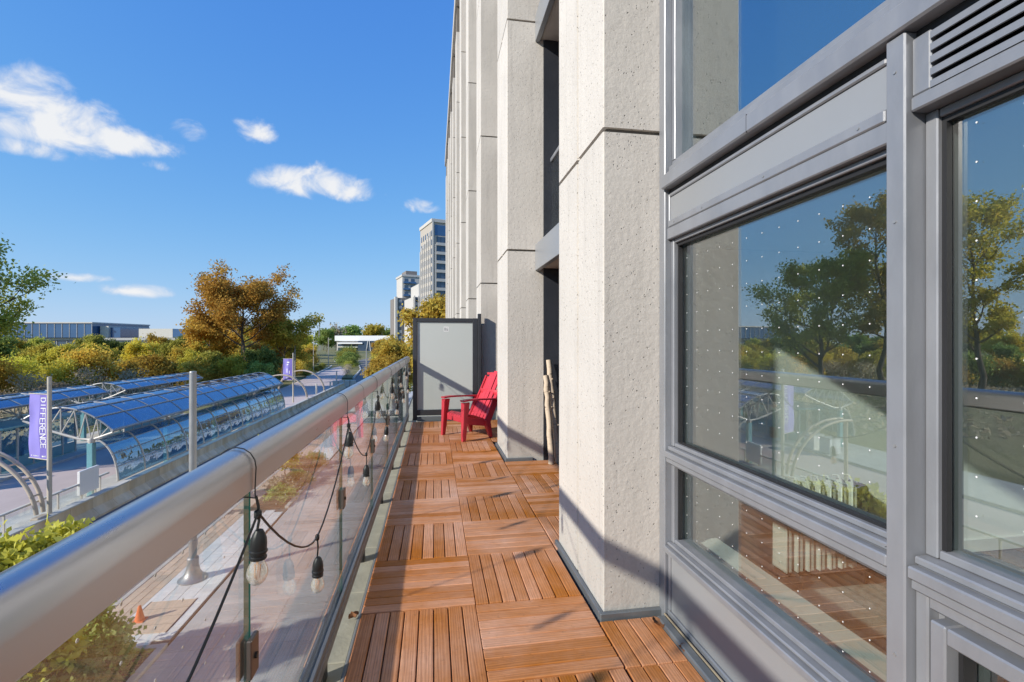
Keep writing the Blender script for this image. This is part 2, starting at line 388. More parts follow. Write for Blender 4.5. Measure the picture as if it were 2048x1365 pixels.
LEAF = dict(
    green=leaf_mat('leaf_green', [(0.030, 0.050, 0.012), (0.075, 0.105, 0.022), (0.15, 0.17, 0.04)]),
    olive=leaf_mat('leaf_olive', [(0.065, 0.072, 0.012), (0.16, 0.155, 0.022), (0.30, 0.25, 0.04)]),
    yellow=leaf_mat('leaf_yellow', [(0.17, 0.125, 0.014), (0.34, 0.25, 0.022), (0.52, 0.38, 0.04)]),
    gold=leaf_mat('leaf_gold', [(0.16, 0.085, 0.012), (0.34, 0.18, 0.02), (0.50, 0.30, 0.035)]),
    rust=leaf_mat('leaf_rust', [(0.13, 0.075, 0.012), (0.32, 0.12, 0.018), (0.47, 0.205, 0.03)]),
    orange=leaf_mat('leaf_orange', [(0.20, 0.080, 0.012), (0.40, 0.17, 0.022), (0.52, 0.26, 0.04)]),
    lime=leaf_mat('leaf_lime', [(0.22, 0.20, 0.015), (0.42, 0.38, 0.03), (0.58, 0.54, 0.06)]),
    mixed=leaf_mat('leaf_mixed', [(0.11, 0.115, 0.012), (0.26, 0.21, 0.02), (0.42, 0.25, 0.022), (0.46, 0.19, 0.022)]),
    dry=leaf_mat('leaf_dry', [(0.10, 0.075, 0.045), (0.20, 0.15, 0.09), (0.27, 0.22, 0.14)]),
    shrub=leaf_mat('leaf_shrub', [(0.045, 0.070, 0.016), (0.11, 0.15, 0.03), (0.25, 0.27, 0.07)]),
)


# ------------------------------------------------------------------ mesh helpers
COL = scene.collection


class MB:
    def __init__(s): s.v, s.f, s.m = [], [], []

    def add(s, vs, fs, mi=0):
        b = len(s.v); s.v += [tuple(p) for p in vs]
        s.f += [tuple(i + b for i in f) for f in fs]; s.m += [mi] * len(fs)
        return s

    def box(s, x0, x1, y0, y1, z0, z1, mi=0, bev=0.0):
        if bev <= 0:
            vs = [(x, y, z) for x in (x0, x1) for y in (y0, y1) for z in (z0, z1)]
            return s.add(vs, [(0, 1, 3, 2), (4, 6, 7, 5), (0, 4, 5, 1), (2, 3, 7, 6), (0, 2, 6, 4), (1, 5, 7, 3)], mi)
        lo, hi = (x0, y0, z0), (x1, y1, z1)
        vs, idx = [], {}
        for c in [(a, b, d) for a in (0, 1) for b in (0, 1) for d in (0, 1)]:
            for ax in range(3):
                p = []
                for k in range(3):
                    e = hi[k] if c[k] else lo[k]
                    if k != ax: e += -bev if c[k] else bev
                    p.append(e)
                idx[c + (ax,)] = len(vs); vs.append(p)
        fs = []
        for ax in range(3):
            o1, o2 = (ax + 1) % 3, (ax + 2) % 3
            for sd_ in (0, 1):
                q = []
                for (a, b) in ((0, 0), (1, 0), (1, 1), (0, 1)):
                    c = [0, 0, 0]; c[ax] = sd_; c[o1] = a; c[o2] = b
                    q.append(idx[tuple(c) + (ax,)])
                fs.append(q if sd_ else q[::-1])
            for a in (0, 1):
                for b in (0, 1):
                    c0, c1 = [0, 0, 0], [0, 0, 0]
                    c0[o1] = c1[o1] = a; c0[o2] = c1[o2] = b; c1[ax] = 1
                    q = [idx[tuple(c0) + (o1,)], idx[tuple(c1) + (o1,)], idx[tuple(c1) + (o2,)], idx[tuple(c0) + (o2,)]]
                    fs.append(q if a != b else q[::-1])
        for c in [(a, b, d) for a in (0, 1) for b in (0, 1) for d in (0, 1)]:
            q = [idx[c + (0,)], idx[c + (1,)], idx[c + (2,)]]
            fs.append(q if sum(c) % 2 else q[::-1])
        return s.add(vs, fs, mi)

    def tube(s, pts, r, n=8, mi=0, closed=False):
        P = [Vector(p) for p in pts]; k = len(P)
        rs = r if hasattr(r, '__len__') else [r] * k
        vs, fs = [], []
        prev = None
        for i, p in enumerate(P):
            a = P[i - 1] if (i or closed) else p
            b = P[(i + 1) % k] if (i < k - 1 or closed) else p
            t = (b - a).normalized()
            if prev is None:
                ref = Vector((0, 0, 1)) if abs(t.z) < 0.9 else Vector((1, 0, 0))
                u = t.cross(ref).normalized()
            else:
                u = (prev - t * prev.dot(t))
                u = u.normalized() if u.length > 1e-6 else t.orthogonal().normalized()
            prev = u; w = t.cross(u)
            for j in range(n):
                an = 2 * math.pi * j / n
                vs.append(p + (u * math.cos(an) + w * math.sin(an)) * rs[i])
        rng = k if closed else k - 1
        for i in range(rng):
            for j in range(n):
                a, b = i * n + j, i * n + (j + 1) % n
                c, d = ((i + 1) % k) * n + (j + 1) % n, ((i + 1) % k) * n + j
                fs.append((a, b, c, d))
        if not closed:
            fs.append(tuple(range(n - 1, -1, -1))); fs.append(tuple((k - 1) * n + j for j in range(n)))
        return s.add(vs, fs, mi)

    def prism(s, poly, axis, a, b, mi=0, caps=True):
        """poly in the two other axes (cyclic order), extruded along axis from a to b"""
        n = len(poly); vs = []
        for e in (a, b):
            for (p, q) in poly:
                vs.append({'x': (e, p, q), 'y': (p, e, q), 'z': (p, q, e)}[axis])
        fs = [(i, (i + 1) % n, n + (i + 1) % n, n + i) for i in range(n)]
        if caps: fs += [tuple(range(n - 1, -1, -1)), tuple(range(n, 2 * n))]
        return s.add(vs, fs, mi)

    def lathe(s, prof, c=(0, 0, 0), n=16, mi=0):
        vs, fs = [], []
        for (r, z) in prof:
            for j in range(n):
                an = 2 * math.pi * j / n
                vs.append((c[0] + r * math.cos(an), c[1] + r * math.sin(an), c[2] + z))
        for i in range(len(prof) - 1):
            for j in range(n):
                fs.append((i * n + j, i * n + (j + 1) % n, (i + 1) * n + (j + 1) % n, (i + 1) * n + j))
        fs.append(tuple(range(n - 1, -1, -1))); fs.append(tuple((len(prof) - 1) * n + j for j in range(n)))
        return s.add(vs, fs, mi)

    def bar(s, a, b, w, h, mi=0):
        """rectangular bar from a to b"""
        a, b = Vector(a), Vector(b); t = (b - a).normalized()
        ref = Vector((0, 0, 1)) if abs(t.z) < 0.95 else Vector((0, 1, 0))
        u = t.cross(ref).normalized() * (w / 2); v = u.cross(t).normalized() * (h / 2)
        vs = [p + x + y for p in (a, b) for x, y in ((-u, -v), (u, -v), (u, v), (-u, v))]
        return s.add(vs, [(3, 2, 1, 0), (4, 5, 6, 7), (0, 1, 5, 4), (1, 2, 6, 5), (2, 3, 7, 6), (3, 0, 4, 7)], mi)

    def mesh(s, name, mats, smooth=None, off=(0, 0, 0)):
        me = bpy.data.meshes.new(name)
        vs = [(a - off[0], b - off[1], c - off[2]) for a, b, c in s.v]
        me.from_pydata(vs, [], s.f)
        for m in (mats if isinstance(mats, (list, tuple)) else [mats]):
            me.materials.append(MT[m] if isinstance(m, str) else m)
        me.polygons.foreach_set('material_index', s.m)
        if smooth is not None:
            me.polygons.foreach_set('use_smooth', [True] * len(s.f))
            me.set_sharp_from_angle(angle=R(smooth))
        me.update()
        return me


def root_loc(o):
    l = Vector(o.location)
    while o.parent: o = o.parent; l += Vector(o.location)
    return l


def put(name, me, parent=None, loc=(0, 0, 0), rot=(0, 0, 0), label=None):
    o = bpy.data.objects.new(name, me); COL.objects.link(o)
    o.location = loc; o.rotation_euler = rot
    if parent: o.parent = parent
    if label: o['label'] = label
    return o


def part(name, mb, mats, parent, smooth=None, label=None, local=False):
    """a mesh part; its vertices are given in world axes unless local"""
    off = (0, 0, 0) if local or parent is None else root_loc(parent)
    return put(name, mb.mesh(name, mats, smooth, off), parent, label=label)


def thing(name, label, cat, loc=(0, 0, 0), rotz=0.0, group=None):
    o = bpy.data.objects.new(name, None); COL.objects.link(o)
    o.empty_display_size = 0.2
    o.location = loc; o.rotation_euler = (0, 0, rotz)
    o['label'] = label; o['category'] = cat
    if group: o['group'] = group
    return o


def tag(o, label, cat, group=None):
    o['label'] = label; o['category'] = cat
    if group: o['group'] = group
    return o


def struct(name, mb, mats, label=None, smooth=None):
    o = part(name, mb, mats, None, smooth)
    o['kind'] = 'structure'
    o['label'] = label or name.replace('_', ' ')
    return o


# ------------------------------------------------------------------ ground, roads, pavements
def strip(left, right, z, mb=None, mi=0):
    """sheet between two polylines of (x, y)"""
    mb = mb or MB(); n = len(left)
    vs = [(x, y, z) for x, y in left] + [(x, y, z) for x, y in right]
    return mb.add(vs, [(i, n + i, n + i + 1, i + 1) for i in range(n - 1)], mi)


G = 1600
g = MB()
xs = [-G, -600, -300, -200, -140, -100, -70, -50, -29, 20, 300, G]
ys = [-600, -200, -60, 0, 40, 70, 100, 140, 200, 300, 500, 900, G]
rg = random.Random(4)
gv = []
for y in ys:
    for x in xs:
        z = -0.06
        if x <= -50 and 0 <= y <= 300: z += 0.9 + rg.uniform(-.5, .6) + max(0, (-x - 100) * 0.012)
        gv.append((x, y, z))
nx = len(xs)
g.add(gv, [(j * nx + i, j * nx + i + 1, (j + 1) * nx + i + 1, (j + 1) * nx + i) for j in range(len(ys) - 1) for i in range(nx - 1)])
struct('ground', g, 'grass', 'dry autumn meadow and ground beyond the bus loop')

road = strip([(-15.9, -40), (-15.9, 20), (-15.9, 82), (-17.3, 110), (-21.5, 147), (-30, 200), (-44, 280), (-50, 330)],
             [(-9.45, -40), (-9.45, 20), (-9.7, 82), (-13.4, 110), (-17, 147), (-24.5, 200), (-36, 280), (-42, 330)], 0.0)
struct('road', road, 'asphalt', 'grey asphalt street below the balcony')
struct('cross_street', strip([(-130, 268), (-130, 345)], [(30, 256), (30, 333)], 0.004), 'asphalt', 'far cross street in front of the white building')
lane = strip([(-24.3, -40), (-24.3, 60), (-26, 90), (-28, 112), (-28.8, 125), (-32, 156), (-43, 221), (-60, 290)],
             [(-15.5, -40), (-15.5, 60), (-15.6, 86), (-19.8, 108), (-23, 136), (-30, 180), (-38.6, 233), (-52, 290)], 0.02)
struct('bus_lane', lane, 'lane', 'mauve paved bus lane curving away between the canopies')
md = strip([(-19.8, 108), (-23, 136), (-30, 180), (-38.6, 233)], [(-17.4, 108), (-20.6, 140), (-28.6, 187), (-38.0, 233)], 0.13)
struct('median', md, 'grass', 'planted median between bus lane and street')
pl = MB().box(-15.05 - 3.6, -16.0, 18, 56, 0.0, 0.17, 0, 0.02)
struct('platform', pl, 'kerb', 'concrete bus platform behind the stained wall')
pl = MB().box(-29.2, -24.3, 12, 57, 0.0, 0.17, 0, 0.02)
struct('far_platform', pl, 'kerb', 'concrete bus platform across the bus lane')

ln = MB().box(-14.86, -14.74, -40, 82, 0.004, 0.006)
struct('edge_line', ln, 'paint', 'white edge line on the asphalt')
kb = MB()
y = -20.0
while y < 84:
    kb.box(-9.5, -9.34, y, y + 2.98, -0.05, 0.125, 0, 0.015); y += 3
struct('kerb', kb, 'kerb', 'pale concrete kerb along the street')
kb = MB()
L_ = [(-28.0, 112), (-28.8, 125), (-32, 156), (-37, 187), (-43, 221)]
for i in range(len(L_) - 1): kb.bar((*L_[i], 0.1), (*L_[i + 1], 0.1), 0.4, 0.26)
R_ = [(-17.2, 107), (-20.5, 140), (-28.4, 187), (-37.9, 233)]
for i in range(len(R_) - 1): kb.bar((*R_[i], 0.12), (*R_[i + 1], 0.12), 0.35, 0.3)
struct('lane_kerb', kb, 'kerb', 'curving kerbs along the bus lane and its median')

# furnishing strip: pale and tan pavers
sw = struct('sidewalk', MB().box(-9.34, -6.86, -20, 84, -0.05, 0.095), 'bedding', 'sidewalk strip of pale and tan pavers')
pv_l = MB().box(-.205, .205, -.295, .295, -.03, .025, 0, .006).mesh('paver', 'paver_light')
pv_t = MB().box(-.12, .12, -.295, .295, -.03, .025, 0, .006).mesh('paver_tan', 'paver_tan')
rg = random.Random(8)
for i in range(19):
    for j in range(4):
        yy = 13.9 + .6 * i + (.3 if j % 2 else 0)
        xx = -8.37 + .42 * j
        if -8.45 < xx < -7.1 and 14.4 < yy < 16.1 and False: continue
        if yy > 23.7: continue
        put('paver', pv_l, sw, (xx, yy, .095 + rg.uniform(-.003, .003)), (0, 0, R(rg.uniform(-.4, .4))))
    for j in range(3):
        put('paver', pv_t, sw, (-9.2 + .25 * j, 12.4 + .6 * i + (.3 if j % 2 else 0), .095 + rg.uniform(-.003, .003)))
far_p = MB()
far_p.box(-8.6, -6.9, 33.0, 84, .096, .118)
o = part('far_paving', far_p, 'paver_light', sw)
far_p = MB().box(-9.33, -8.62, 24.2, 84, .096, .119)
part('far_paving', far_p, 'paver_tan', sw)
# grey walkway
wk = struct('walkway', MB().box(-6.80, 1.0, -20, 90, -0.05, 0.10), 'bedding', 'walkway of large grey slabs along the building')
pv_g = MB().box(-.597, .597, -.297, .297, -.03, .025, 0, .005).mesh('paver_grey', 'paver_grey')
for i in range(46):
    for j in range(6):
        xx = -6.19 + 1.2 * j; yy = 4.0 + .6 * i
        if j == 5 and i > 14: continue
        put('paver', pv_g, wk, (xx, yy, .10 + rg.uniform(-.002, .002)))
part('far_paving', MB().box(-6.78, 0.9, 31.4, 90, .101, .125), 'paver_grey', wk)
part('far_paving', MB().box(-6.78, 0.9, -20, 3.68, .101, .125), 'paver_grey', wk)
kb2 = MB()
for (a, b) in ((2.0, 13.6), (24.0, 33.0)): kb2.box(-6.98, -6.80, a, b, -.02, .21, 0, .012)
kb2.box(-8.62, -6.98, 13.45, 13.62, -.02, .19, 0, .012)
struct('bed_edging', kb2, 'kerb', 'pale stone edging of the planting beds')
bed = struct('planting_bed', MB().box(-8.62, -6.99, 1.0, 13.45, 0.0, 0.125), 'soil', 'near planting bed full of shrubs')
bed2 = struct('planting_bed', MB().box(-8.62, -6.99, 24.0, 33.0, 0.0, 0.128), 'soil', 'brown mulched planting bed beyond the lamp post')

# ------------------------------------------------------------------ the apartment building the balcony belongs to
bld = thing('apartment_building', 'pale concrete apartment building with tall ribbed columns beside the balcony', 'building', (1.2, 2.3, 0))
COLS = [(-1, -0.92)] + [(k, 2.34 + 3.26 * k) for k in range(11)]
prof = [(.86, 0), (.86, .425), (.878, .432), (.878, .452), (.86, .459), (.86, .88), (1.303, .88), (1.303, 0)]
PH = 2.75
pm_ = MB()
pr = [(x - .86, y) for x, y in prof]
# chamfered street corners
pr = [(0.006, 0), (0, .006)] + pr[1:5] + [(0, .874), (.006, .88)] + pr[6:]
pm_.prism(pr, 'z', 0.012, PH - 0.012)
panel_me = pm_.mesh('column_panel', 'concrete')
core_top = D + 2.51 + PH * 4 + 1.0
for k, y0 in COLS:
    part('column_core', MB().box(.885, 1.29, y0 + .02, y0 + .86, 0, core_top), 'joint', bld)
    part('column_groove', MB().box(.8745, .8795, y0 + .4325, y0 + .4515, 0, core_top), 'groove', bld)
    for j in range(-3, 5):
        z0 = D + 2.51 + PH * (j - 1)
        if z0 < -2: continue
        put('column_panel', panel_me, bld, (.86 - 1.2, y0 - 2.3, z0))
    if k == 0 or k == 1:
        fl = MB()
        fl.box(.835, .858, y0 - .001, y0 + .9, D - .05, D + .03, 0, .004)
        fl.box(.835, 1.17, y0 - .03, y0 - .002, D - .05, D + .03, 0, .004)
        part('base_flashing', fl, 'flash', bld)
# mass of the building behind the bays
mass = MB()
mass.box(2.6, 16, 3.3, 35.7, 0, core_top - .6)
mass.box(1.44, 16, -14, -1.75, 0, core_top - .6)
mass.box(1.31, 16, -1.75, 35.7, 0, D - .31)
for k, y0 in COLS:
    if k not in (-1, 0): mass.box(1.31, 2.6, y0 + .03, y0 + .85, D - .3, core_top - .6)
mass.box(5.2, 16, -1.74, 3.29, D - .29, core_top - .6)
mass.box(1.3, 5.19, -1.74, 3.29, D + 8.2, core_top - .6)
part('inner_wall', mass, 'concrete_far', bld)
part('parapet', MB().box(.80, 1.6, -14, 35.9, core_top, core_top + .5, 0, .02), 'concrete_far', bld)
# slab edges and recessed windows of the bays
for k in range(0, 10):
    ya, yb = 2.34 + 3.26 * k + .885, 2.34 + 3.26 * (k + 1) - .005
    for j in range(-1, 4):
        zb = D + 2.27 + PH * j
        if zb > core_top - 1: continue
        be = MB()
        be.box(1.20, 1.26, ya, yb, zb, zb + .31, 0, .004)
        part('slab_edge', be, 'panel', bld)
        part('soffit', MB().box(1.26, 2.6, ya, yb, zb + .03, zb + .29), 'soffit', bld)
    for ye in (ya - .030, yb - .012):
        part('reveal', MB().box(1.306, 1.62, ye, ye + .04, D - .04, core_top), 'frame_dark', bld)
    for j in range(0, 4):
        z0 = D + PH * j - (.0 if j == 0 else .17); z1 = D + 2.30 + PH * j
        wfr = MB()
        for (a, b) in ((ya + .012, ya + .07), (yb - .09, yb - .014), ((ya + yb) / 2 - .04, (ya + yb) / 2 + .04)):
            wfr.box(1.50, 1.60, a, b, z0, z1, 0, .006)
        wfr.box(1.50, 1.60, ya + .07, yb - .09, z1 - .08, z1, 0, .006)
        wfr.box(1.505, 1.60, ya + .07, yb - .09, z1 - .50, z1 - .43, 0, .006)
        wfr.box(1.505, 1.60, ya + .07, yb - .09, z0, z0 + .10, 0, .006)
        if j > 0: wfr.box(1.505, 1.60, ya + .07, yb - .09, z0 + .62, z0 + .68, 0, .006)
        w = part('window', wfr, 'frame_dark', bld)
        for (a, b) in ((ya + .07, (ya + yb) / 2 - .04), ((ya + yb) / 2 + .04, yb - .09)):
            part('pane', MB().box(1.55, 1.562, a, b, z0 + .1, z1 - .08), 'glass_dark', w)
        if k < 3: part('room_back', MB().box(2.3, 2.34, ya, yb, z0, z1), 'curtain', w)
        if k == 0 and j > 0:      # glass guard in front of the upper window
            part('guard_glass', MB().box(1.40, 1.412, ya, yb, z0 + .15, z0 + 1.0), 'glass_rail', w)
            part('guard_rail', MB().box(1.385, 1.425, ya, yb, z0 + 1.0, z0 + 1.05, 0, .006), 'frame', w)

# --- the near curtain wall
X0 = 1.165
wl_ = MB()
Z = lambda z: D + z
def fr(mb, ya, yb, za, zb, xa=X0, xb=1.30, mi=0, bev=.004): mb.box(xa, xb, ya, yb, Z(za), Z(zb), mi, bev)
fr(wl_, 2.275, 2.336, -.04, 8.1)                     # jamb against the column
fr(wl_, 1.01, 1.062, -.04, 2.19, X0 - .008)          # mullion
fr(wl_, 1.01, 1.062, 2.262, 8.1, X0)                 # mullion above
fr(wl_, -.040, .008, -.04, 8.1, X0 - .004)           # next jamb
fr(wl_, .010, 2.274, 2.191, 2.26, X0 - .022, 1.31, 0, .006)   # band over everything
fr(wl_, .010, 1.009, 2.262, 2.31, X0 + .02)
fr(wl_, 1.063, 2.274, 2.262, 2.31, X0 + .02)
fr(wl_, -.03, 2.274, 4.72, 5.05, X0 + .006)
wall_fr = part('curtain_wall', wl_, 'frame', bld)
part('black_joint', MB().box(1.19, 1.28, .01, 1.009, Z(2.168), Z(2.19)).box(1.19, 1.28, 1.063, 2.274, Z(2.168), Z(2.19)), 'gasket', wall_fr)


def step_bar(mb, ya, yb, za, zb, out=0.0):
    """horizontal rail with a stepped, grooved face"""
    h = zb - za
    fr(mb, ya, yb, za, za + h * .30, X0 + .012 - out)
    fr(mb, ya, yb, za + h * .30 + .003, za + h * .72, X0 + .001 - out)
    fr(mb, ya, yb, za + h * .72 + .003, zb, X0 + .022 - out)
    fr(mb, ya + .001, yb - .001, za + .004, zb - .006, X0 + .03 - out, 1.31)


def stops(mb, ya, yb, za, zb, w=.028, xa=1.20):
    fr(mb, ya, ya + w, za, zb, xa, 1.295, 0, .003); fr(mb, yb - w, yb, za, zb, xa, 1.295, 0, .003)
    fr(mb, ya + w, yb - w, za, za + w * .7, xa + .004, 1.295, 0, .003); fr(mb, ya + w, yb - w, zb - w * .7, zb, xa + .004, 1.295, 0, .003)


def dots(name, x, ya, yb, za, zb, parent, sx=-1, pitch=.0915, r=.0021):
    mb = MB(); n = 8
    y = math.ceil((ya + .02) / pitch) * pitch
    while y < yb - .02:
        z = math.ceil((za + .02) / pitch) * pitch
        while z < zb - .02:
            b = [(x + sx * .0008, y + r * math.cos(6.2832 * i / n), z + r * 1.1 * math.sin(6.2832 * i / n)) for i in range(n)]
            c = [(x, p[1], p[2]) for p in b]
            mb.add(b + c, [tuple(range(n))] + [(i, (i + 1) % n, n + (i + 1) % n, n + i) for i in range(n)])
            z += pitch
        y += pitch
    o = part(name, mb, 'white', parent)
    o['kind'] = 'stuff'
    return o


GX = 1.245
def pane(ya, yb, za, zb, parent, mat_='glass_win', name='pane'):
    # one thick sealed unit: outer sheet, and a pale green edge seen through it
    p_ = part(name, MB().box(GX, GX + .008, ya, yb, Z(za), Z(zb)), mat_, parent)
    return p_


fl = MB().box(1.118, 1.163, -.04, 2.27, D - .044, D + .022, 0, .006)
part('base_flashing', fl, 'flash', bld)
MT['sealant'] = M('tan_sealant', (.34, .27, .18), .8)
part('sealant_bead', MB().tube([(1.163, -.04, D + .026), (1.163, 2.27, D + .026)], .005, 6), 'sealant', bld, 50)
# left bay
w1 = MB()
step_bar(w1, 1.063, 2.274, .335, .392, .010)
step_bar(w1, 1.063, 2.274, .800, .882, .006)
stops(w1, 1.063, 2.274, .393, .799); stops(w1, 1.063, 2.274, .883, 1.935, .026)
fr(w1, 1.063, 2.274, 1.936, 1.995, X0 + .012)        # head
fr(w1, 1.063, 2.274, -.04, .045, X0 + .014)
fr(w1, 1.063, 1.085, .046, .334, X0 + .016); fr(w1, 2.252, 2.274, .046, .334, X0 + .016)
fr(w1, 1.063, 1.080, 1.996, 2.167, X0 + .016); fr(w1, 2.257, 2.274, 1.996, 2.167, X0 + .016)
fr(w1, 1.081, 2.256, 2.150, 2.167, X0 + .014); fr(w1, 1.081, 2.256, 1.996, 2.030, X0 + .010)
fr(w1, 1.063, 2.274, 2.311, 2.34, 1.205, 1.295, 0, .003); fr(w1, 2.246, 2.274, 2.341, 4.7, 1.205, 1.295, 0, .003); fr(w1, 1.063, 1.09, 2.341, 4.7, 1.205, 1.295, 0, .003)
win1 = part('window', w1, 'frame', bld, label='left near window with bird dots on its panes')
gk = MB()
fr(gk, 1.095, 2.242, 1.900, 1.914, 1.218, 1.243, 0, 0); fr(gk, 2.236, 2.246, .905, 1.914, 1.222, 1.243, 0, 0); fr(gk, 2.236, 2.246, .41, .78, 1.222, 1.243, 0, 0)
fr(gk, 1.095, 2.236, .900, .909, 1.222, 1.243, 0, 0)
part('gasket', gk, 'gasket', win1)
part('spandrel_panel', MB().box(X0 + .022, 1.28, 1.081, 2.256, Z(2.031), Z(2.149), 0, .002), 'panel', win1)
part('kick_panel', MB().box(X0 + .024, 1.28, 1.086, 2.251, Z(.046), Z(.334), 0, .002), 'panel', win1)
pane(1.085, 2.252, .905, 1.918, win1); pane(1.085, 2.252, .41, .782, win1)
pane(1.08, 2.25, 2.335, 4.72, win1, 'glass_up')
dots('bird_dots', GX - .001, 1.09, 2.24, Z(.91), Z(1.905), win1); dots('bird_dots', GX - .001, 1.09, 2.24, Z(.415), Z(.775), win1)
# right bay
w2 = MB()
step_bar(w2, .010, 1.009, .800, .882, .006)
stops(w2, .010, 1.009, .883, 1.985, .030, 1.215)
fr(w2, .010, 1.009, 1.986, 2.022, X0 + .006)
fr(w2, .010, 1.009, -.04, .05, X0 + .014)
fr(w2, .977, 1.009, .051, .799, X0 + .020); fr(w2, .010, .045, .051, .799, X0 + .020); fr(w2, .046, .976, .768, .799, X0 + .020); fr(w2, .046, .976, .051, .09, X0 + .020)
fr(w2, .925, .961, .106, .752, X0 + .004); fr(w2, .061, .097, .106, .752, X0 + .004); fr(w2, .098, .924, .712, .752, X0 + .004); fr(w2, .098, .924, .106, .15, X0 + .004)
fr(w2, .962, .976, .091, .767, X0 + .05, 1.29, 0, 0); fr(w2, .046, .060, .091, .767, X0 + .05, 1.29, 0, 0)
fr(w2, .061, .961, .753, .767, X0 + .05, 1.29, 0, 0); fr(w2, .061, .961, .091, .105, X0 + .05, 1.29, 0, 0)
fr(w2, .963, 1.009, 2.023, 2.167, X0 + .010); fr(w2, .010, .04, 2.023, 2.167, X0 + .010)
win2 = part('window', w2, 'frame', bld, label='right near window under a metal louvre')
gk = MB(); fr(gk, .968, .979, .905, 1.965, 1.228, 1.244, 0, 0); fr(gk, .04, .968, 1.950, 1.964, 1.228, 1.244, 0, 0); fr(gk, .914, .924, .15, .712, 1.205, 1.243, 0, 0)
part('gasket', gk, 'gasket', win2)
pane(.03, .985, .90, 1.975, win2); pane(.09, .93, .14, .72, win2); pane(.01, 1.03, 2.31, 4.72, win2, 'glass_up')
dots('bird_dots', GX - .001, .04, .975, Z(.91), Z(1.96), win2); dots('bird_dots', GX - .001, .11, .915, Z(.16), Z(.70), win2)
part('louvre_back', MB().box(1.262, 1.28, .041, .962, Z(2.023), Z(2.167)), 'gasket', win2)
for i in range(5):
    z0 = 2.024 + .0295 * i
    pr_ = [(X0 + .008, Z(z0)), (X0 + .008, Z(z0 + .0165)), (X0 + .012, Z(z0 + .019)), (X0 + .060, Z(z0 + .042)), (X0 + .060, Z(z0 + .036)), (X0 + .016, Z(z0 + .006)), (X0 + .013, Z(z0))]
    part('louvre_slat', MB().prism(pr_, 'y', .041, .962), 'frame', win2)

sc_me = MB().tube([(0, 0, 0), (-.0022, 0, 0)], .0042, 10).mesh('screw', 'pole')
for (yy, zz) in ((1.036, .12), (1.036, .62), (1.036, 1.15), (1.036, 1.72), (1.036, 2.1)):
    put('screw', sc_me, wall_fr, (X0 - .0082 - 1.2, yy - 2.3, Z(zz)))
for yy in (1.16, 1.55, 1.95, 2.2): put('screw', sc_me, win1, (X0 + .0098 - 1.2, yy - 2.3, Z(2.013)))
seam = MB()
for zz in (.335, .392, .80, .882): seam.box(X0 - .0088, X0 + .02, 1.0622, 1.0630, Z(zz) - .0006, Z(zz) + .0006)
for yy in (1.60,): seam.box(X0 - .0228, X0, yy, yy + .0014, Z(2.192), Z(2.259))
part('joint_line', seam, 'gasket', wall_fr)
# ------------------------------------------------------------------ the room behind the near windows
FZ = D - .02
rm = struct('room_floor', MB().box(1.31, 5.2, -1.74, 2.75, FZ - .2, FZ - .012), 'curtain', 'dark wooden floor of the room behind the window')
pk = MB().box(-.068, .068, -.7, .7, -.012, 0, 0, .002).mesh('floor_plank', 'floorwood')
for i in range(27):
    for j in range(3):
        put('plank', pk, rm, (1.39 + .14 * i, -1.2 + 1.405 * j + (.5 if i % 2 else 0), FZ))
struct('room_wall', MB().box(1.32, 5.2, 2.70, 2.9, FZ, D + 1.99), 'wall', 'white partition wall of the room with a sun patch')
struct('room_wall', MB().box(5.0, 5.2, -1.74, 2.69, FZ, D + 1.99), 'wall', 'back wall of the room')
struct('room_wall', MB().box(1.32, 5.0, -1.74, -1.6, FZ, D + 1.99), 'wall', 'side wall of the room')
struct('room_wall', MB().box(1.30, 1.33, 2.36, 2.69, FZ, D + 1.99).box(1.42, 1.6, -1.59, -.05, FZ, D + 5.2), 'wall', 'return wall beside the window')
struct('baseboard', MB().box(1.34, 5.0, 2.683, 2.699, FZ + .001, FZ + .09, 0, .004), 'white', 'white baseboard of the room')
struct('room_ceiling', MB().box(1.32, 5.2, -1.74, 2.9, D + 1.992, D + 2.23), 'ceil', 'ceiling of the room')
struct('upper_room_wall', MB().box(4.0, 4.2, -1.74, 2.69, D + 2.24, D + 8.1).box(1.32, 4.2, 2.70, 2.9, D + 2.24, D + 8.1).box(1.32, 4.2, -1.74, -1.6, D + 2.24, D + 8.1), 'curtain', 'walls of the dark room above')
struct('upper_room_ceiling', MB().box(1.32, 4.2, -1.59, 2.69, D + 4.78, D + 5.0), 'ceil', 'ceiling of the room above')
struct('window_sill', MB().box(1.32, 1.50, -.03, 2.34, D + .325, D + .365, 0, .006).box(1.322, 1.40, -.03, 2.34, FZ, D + .32), 'white', 'white interior window sill')

rad = thing('radiator', 'pale column radiator against the white wall behind the window', 'radiator', (2.30, 2.55, FZ))
for i in range(7):
    x = -.255 + .074 * i; m = MB()
    m.box(x - .006, x + .006, -.06, .06, .07, .585, 0, .005)
    m.box(x + .013, x + .042, -.05, .05, .07, .555, 0, .006)
    m.tube([(x, -.055, .56), (x, -.05, .60), (x + .012, -.02, .622), (x + .02, .03, .612)], .007, 6)
    part('fin', m, 'radiator', rad, 40, local=True)
m = MB().tube([(-.27, -.01, .57), (.26, -.01, .57)], .009, 6).tube([(-.27, 0, .12), (.26, 0, .12)], .010, 6)
part('header_pipe', m, 'radiator', rad, 40, local=True)
part('control_box', MB().box(.255, .30, -.075, .075, .07, .57, 0, .02), 'frame_dark', rad, local=True)
for sx in (-.2, .22): part('foot', MB().box(sx - .012, sx + .012, -.11, .11, 0, .075, 0, .006), 'frame_dark', rad, local=True)

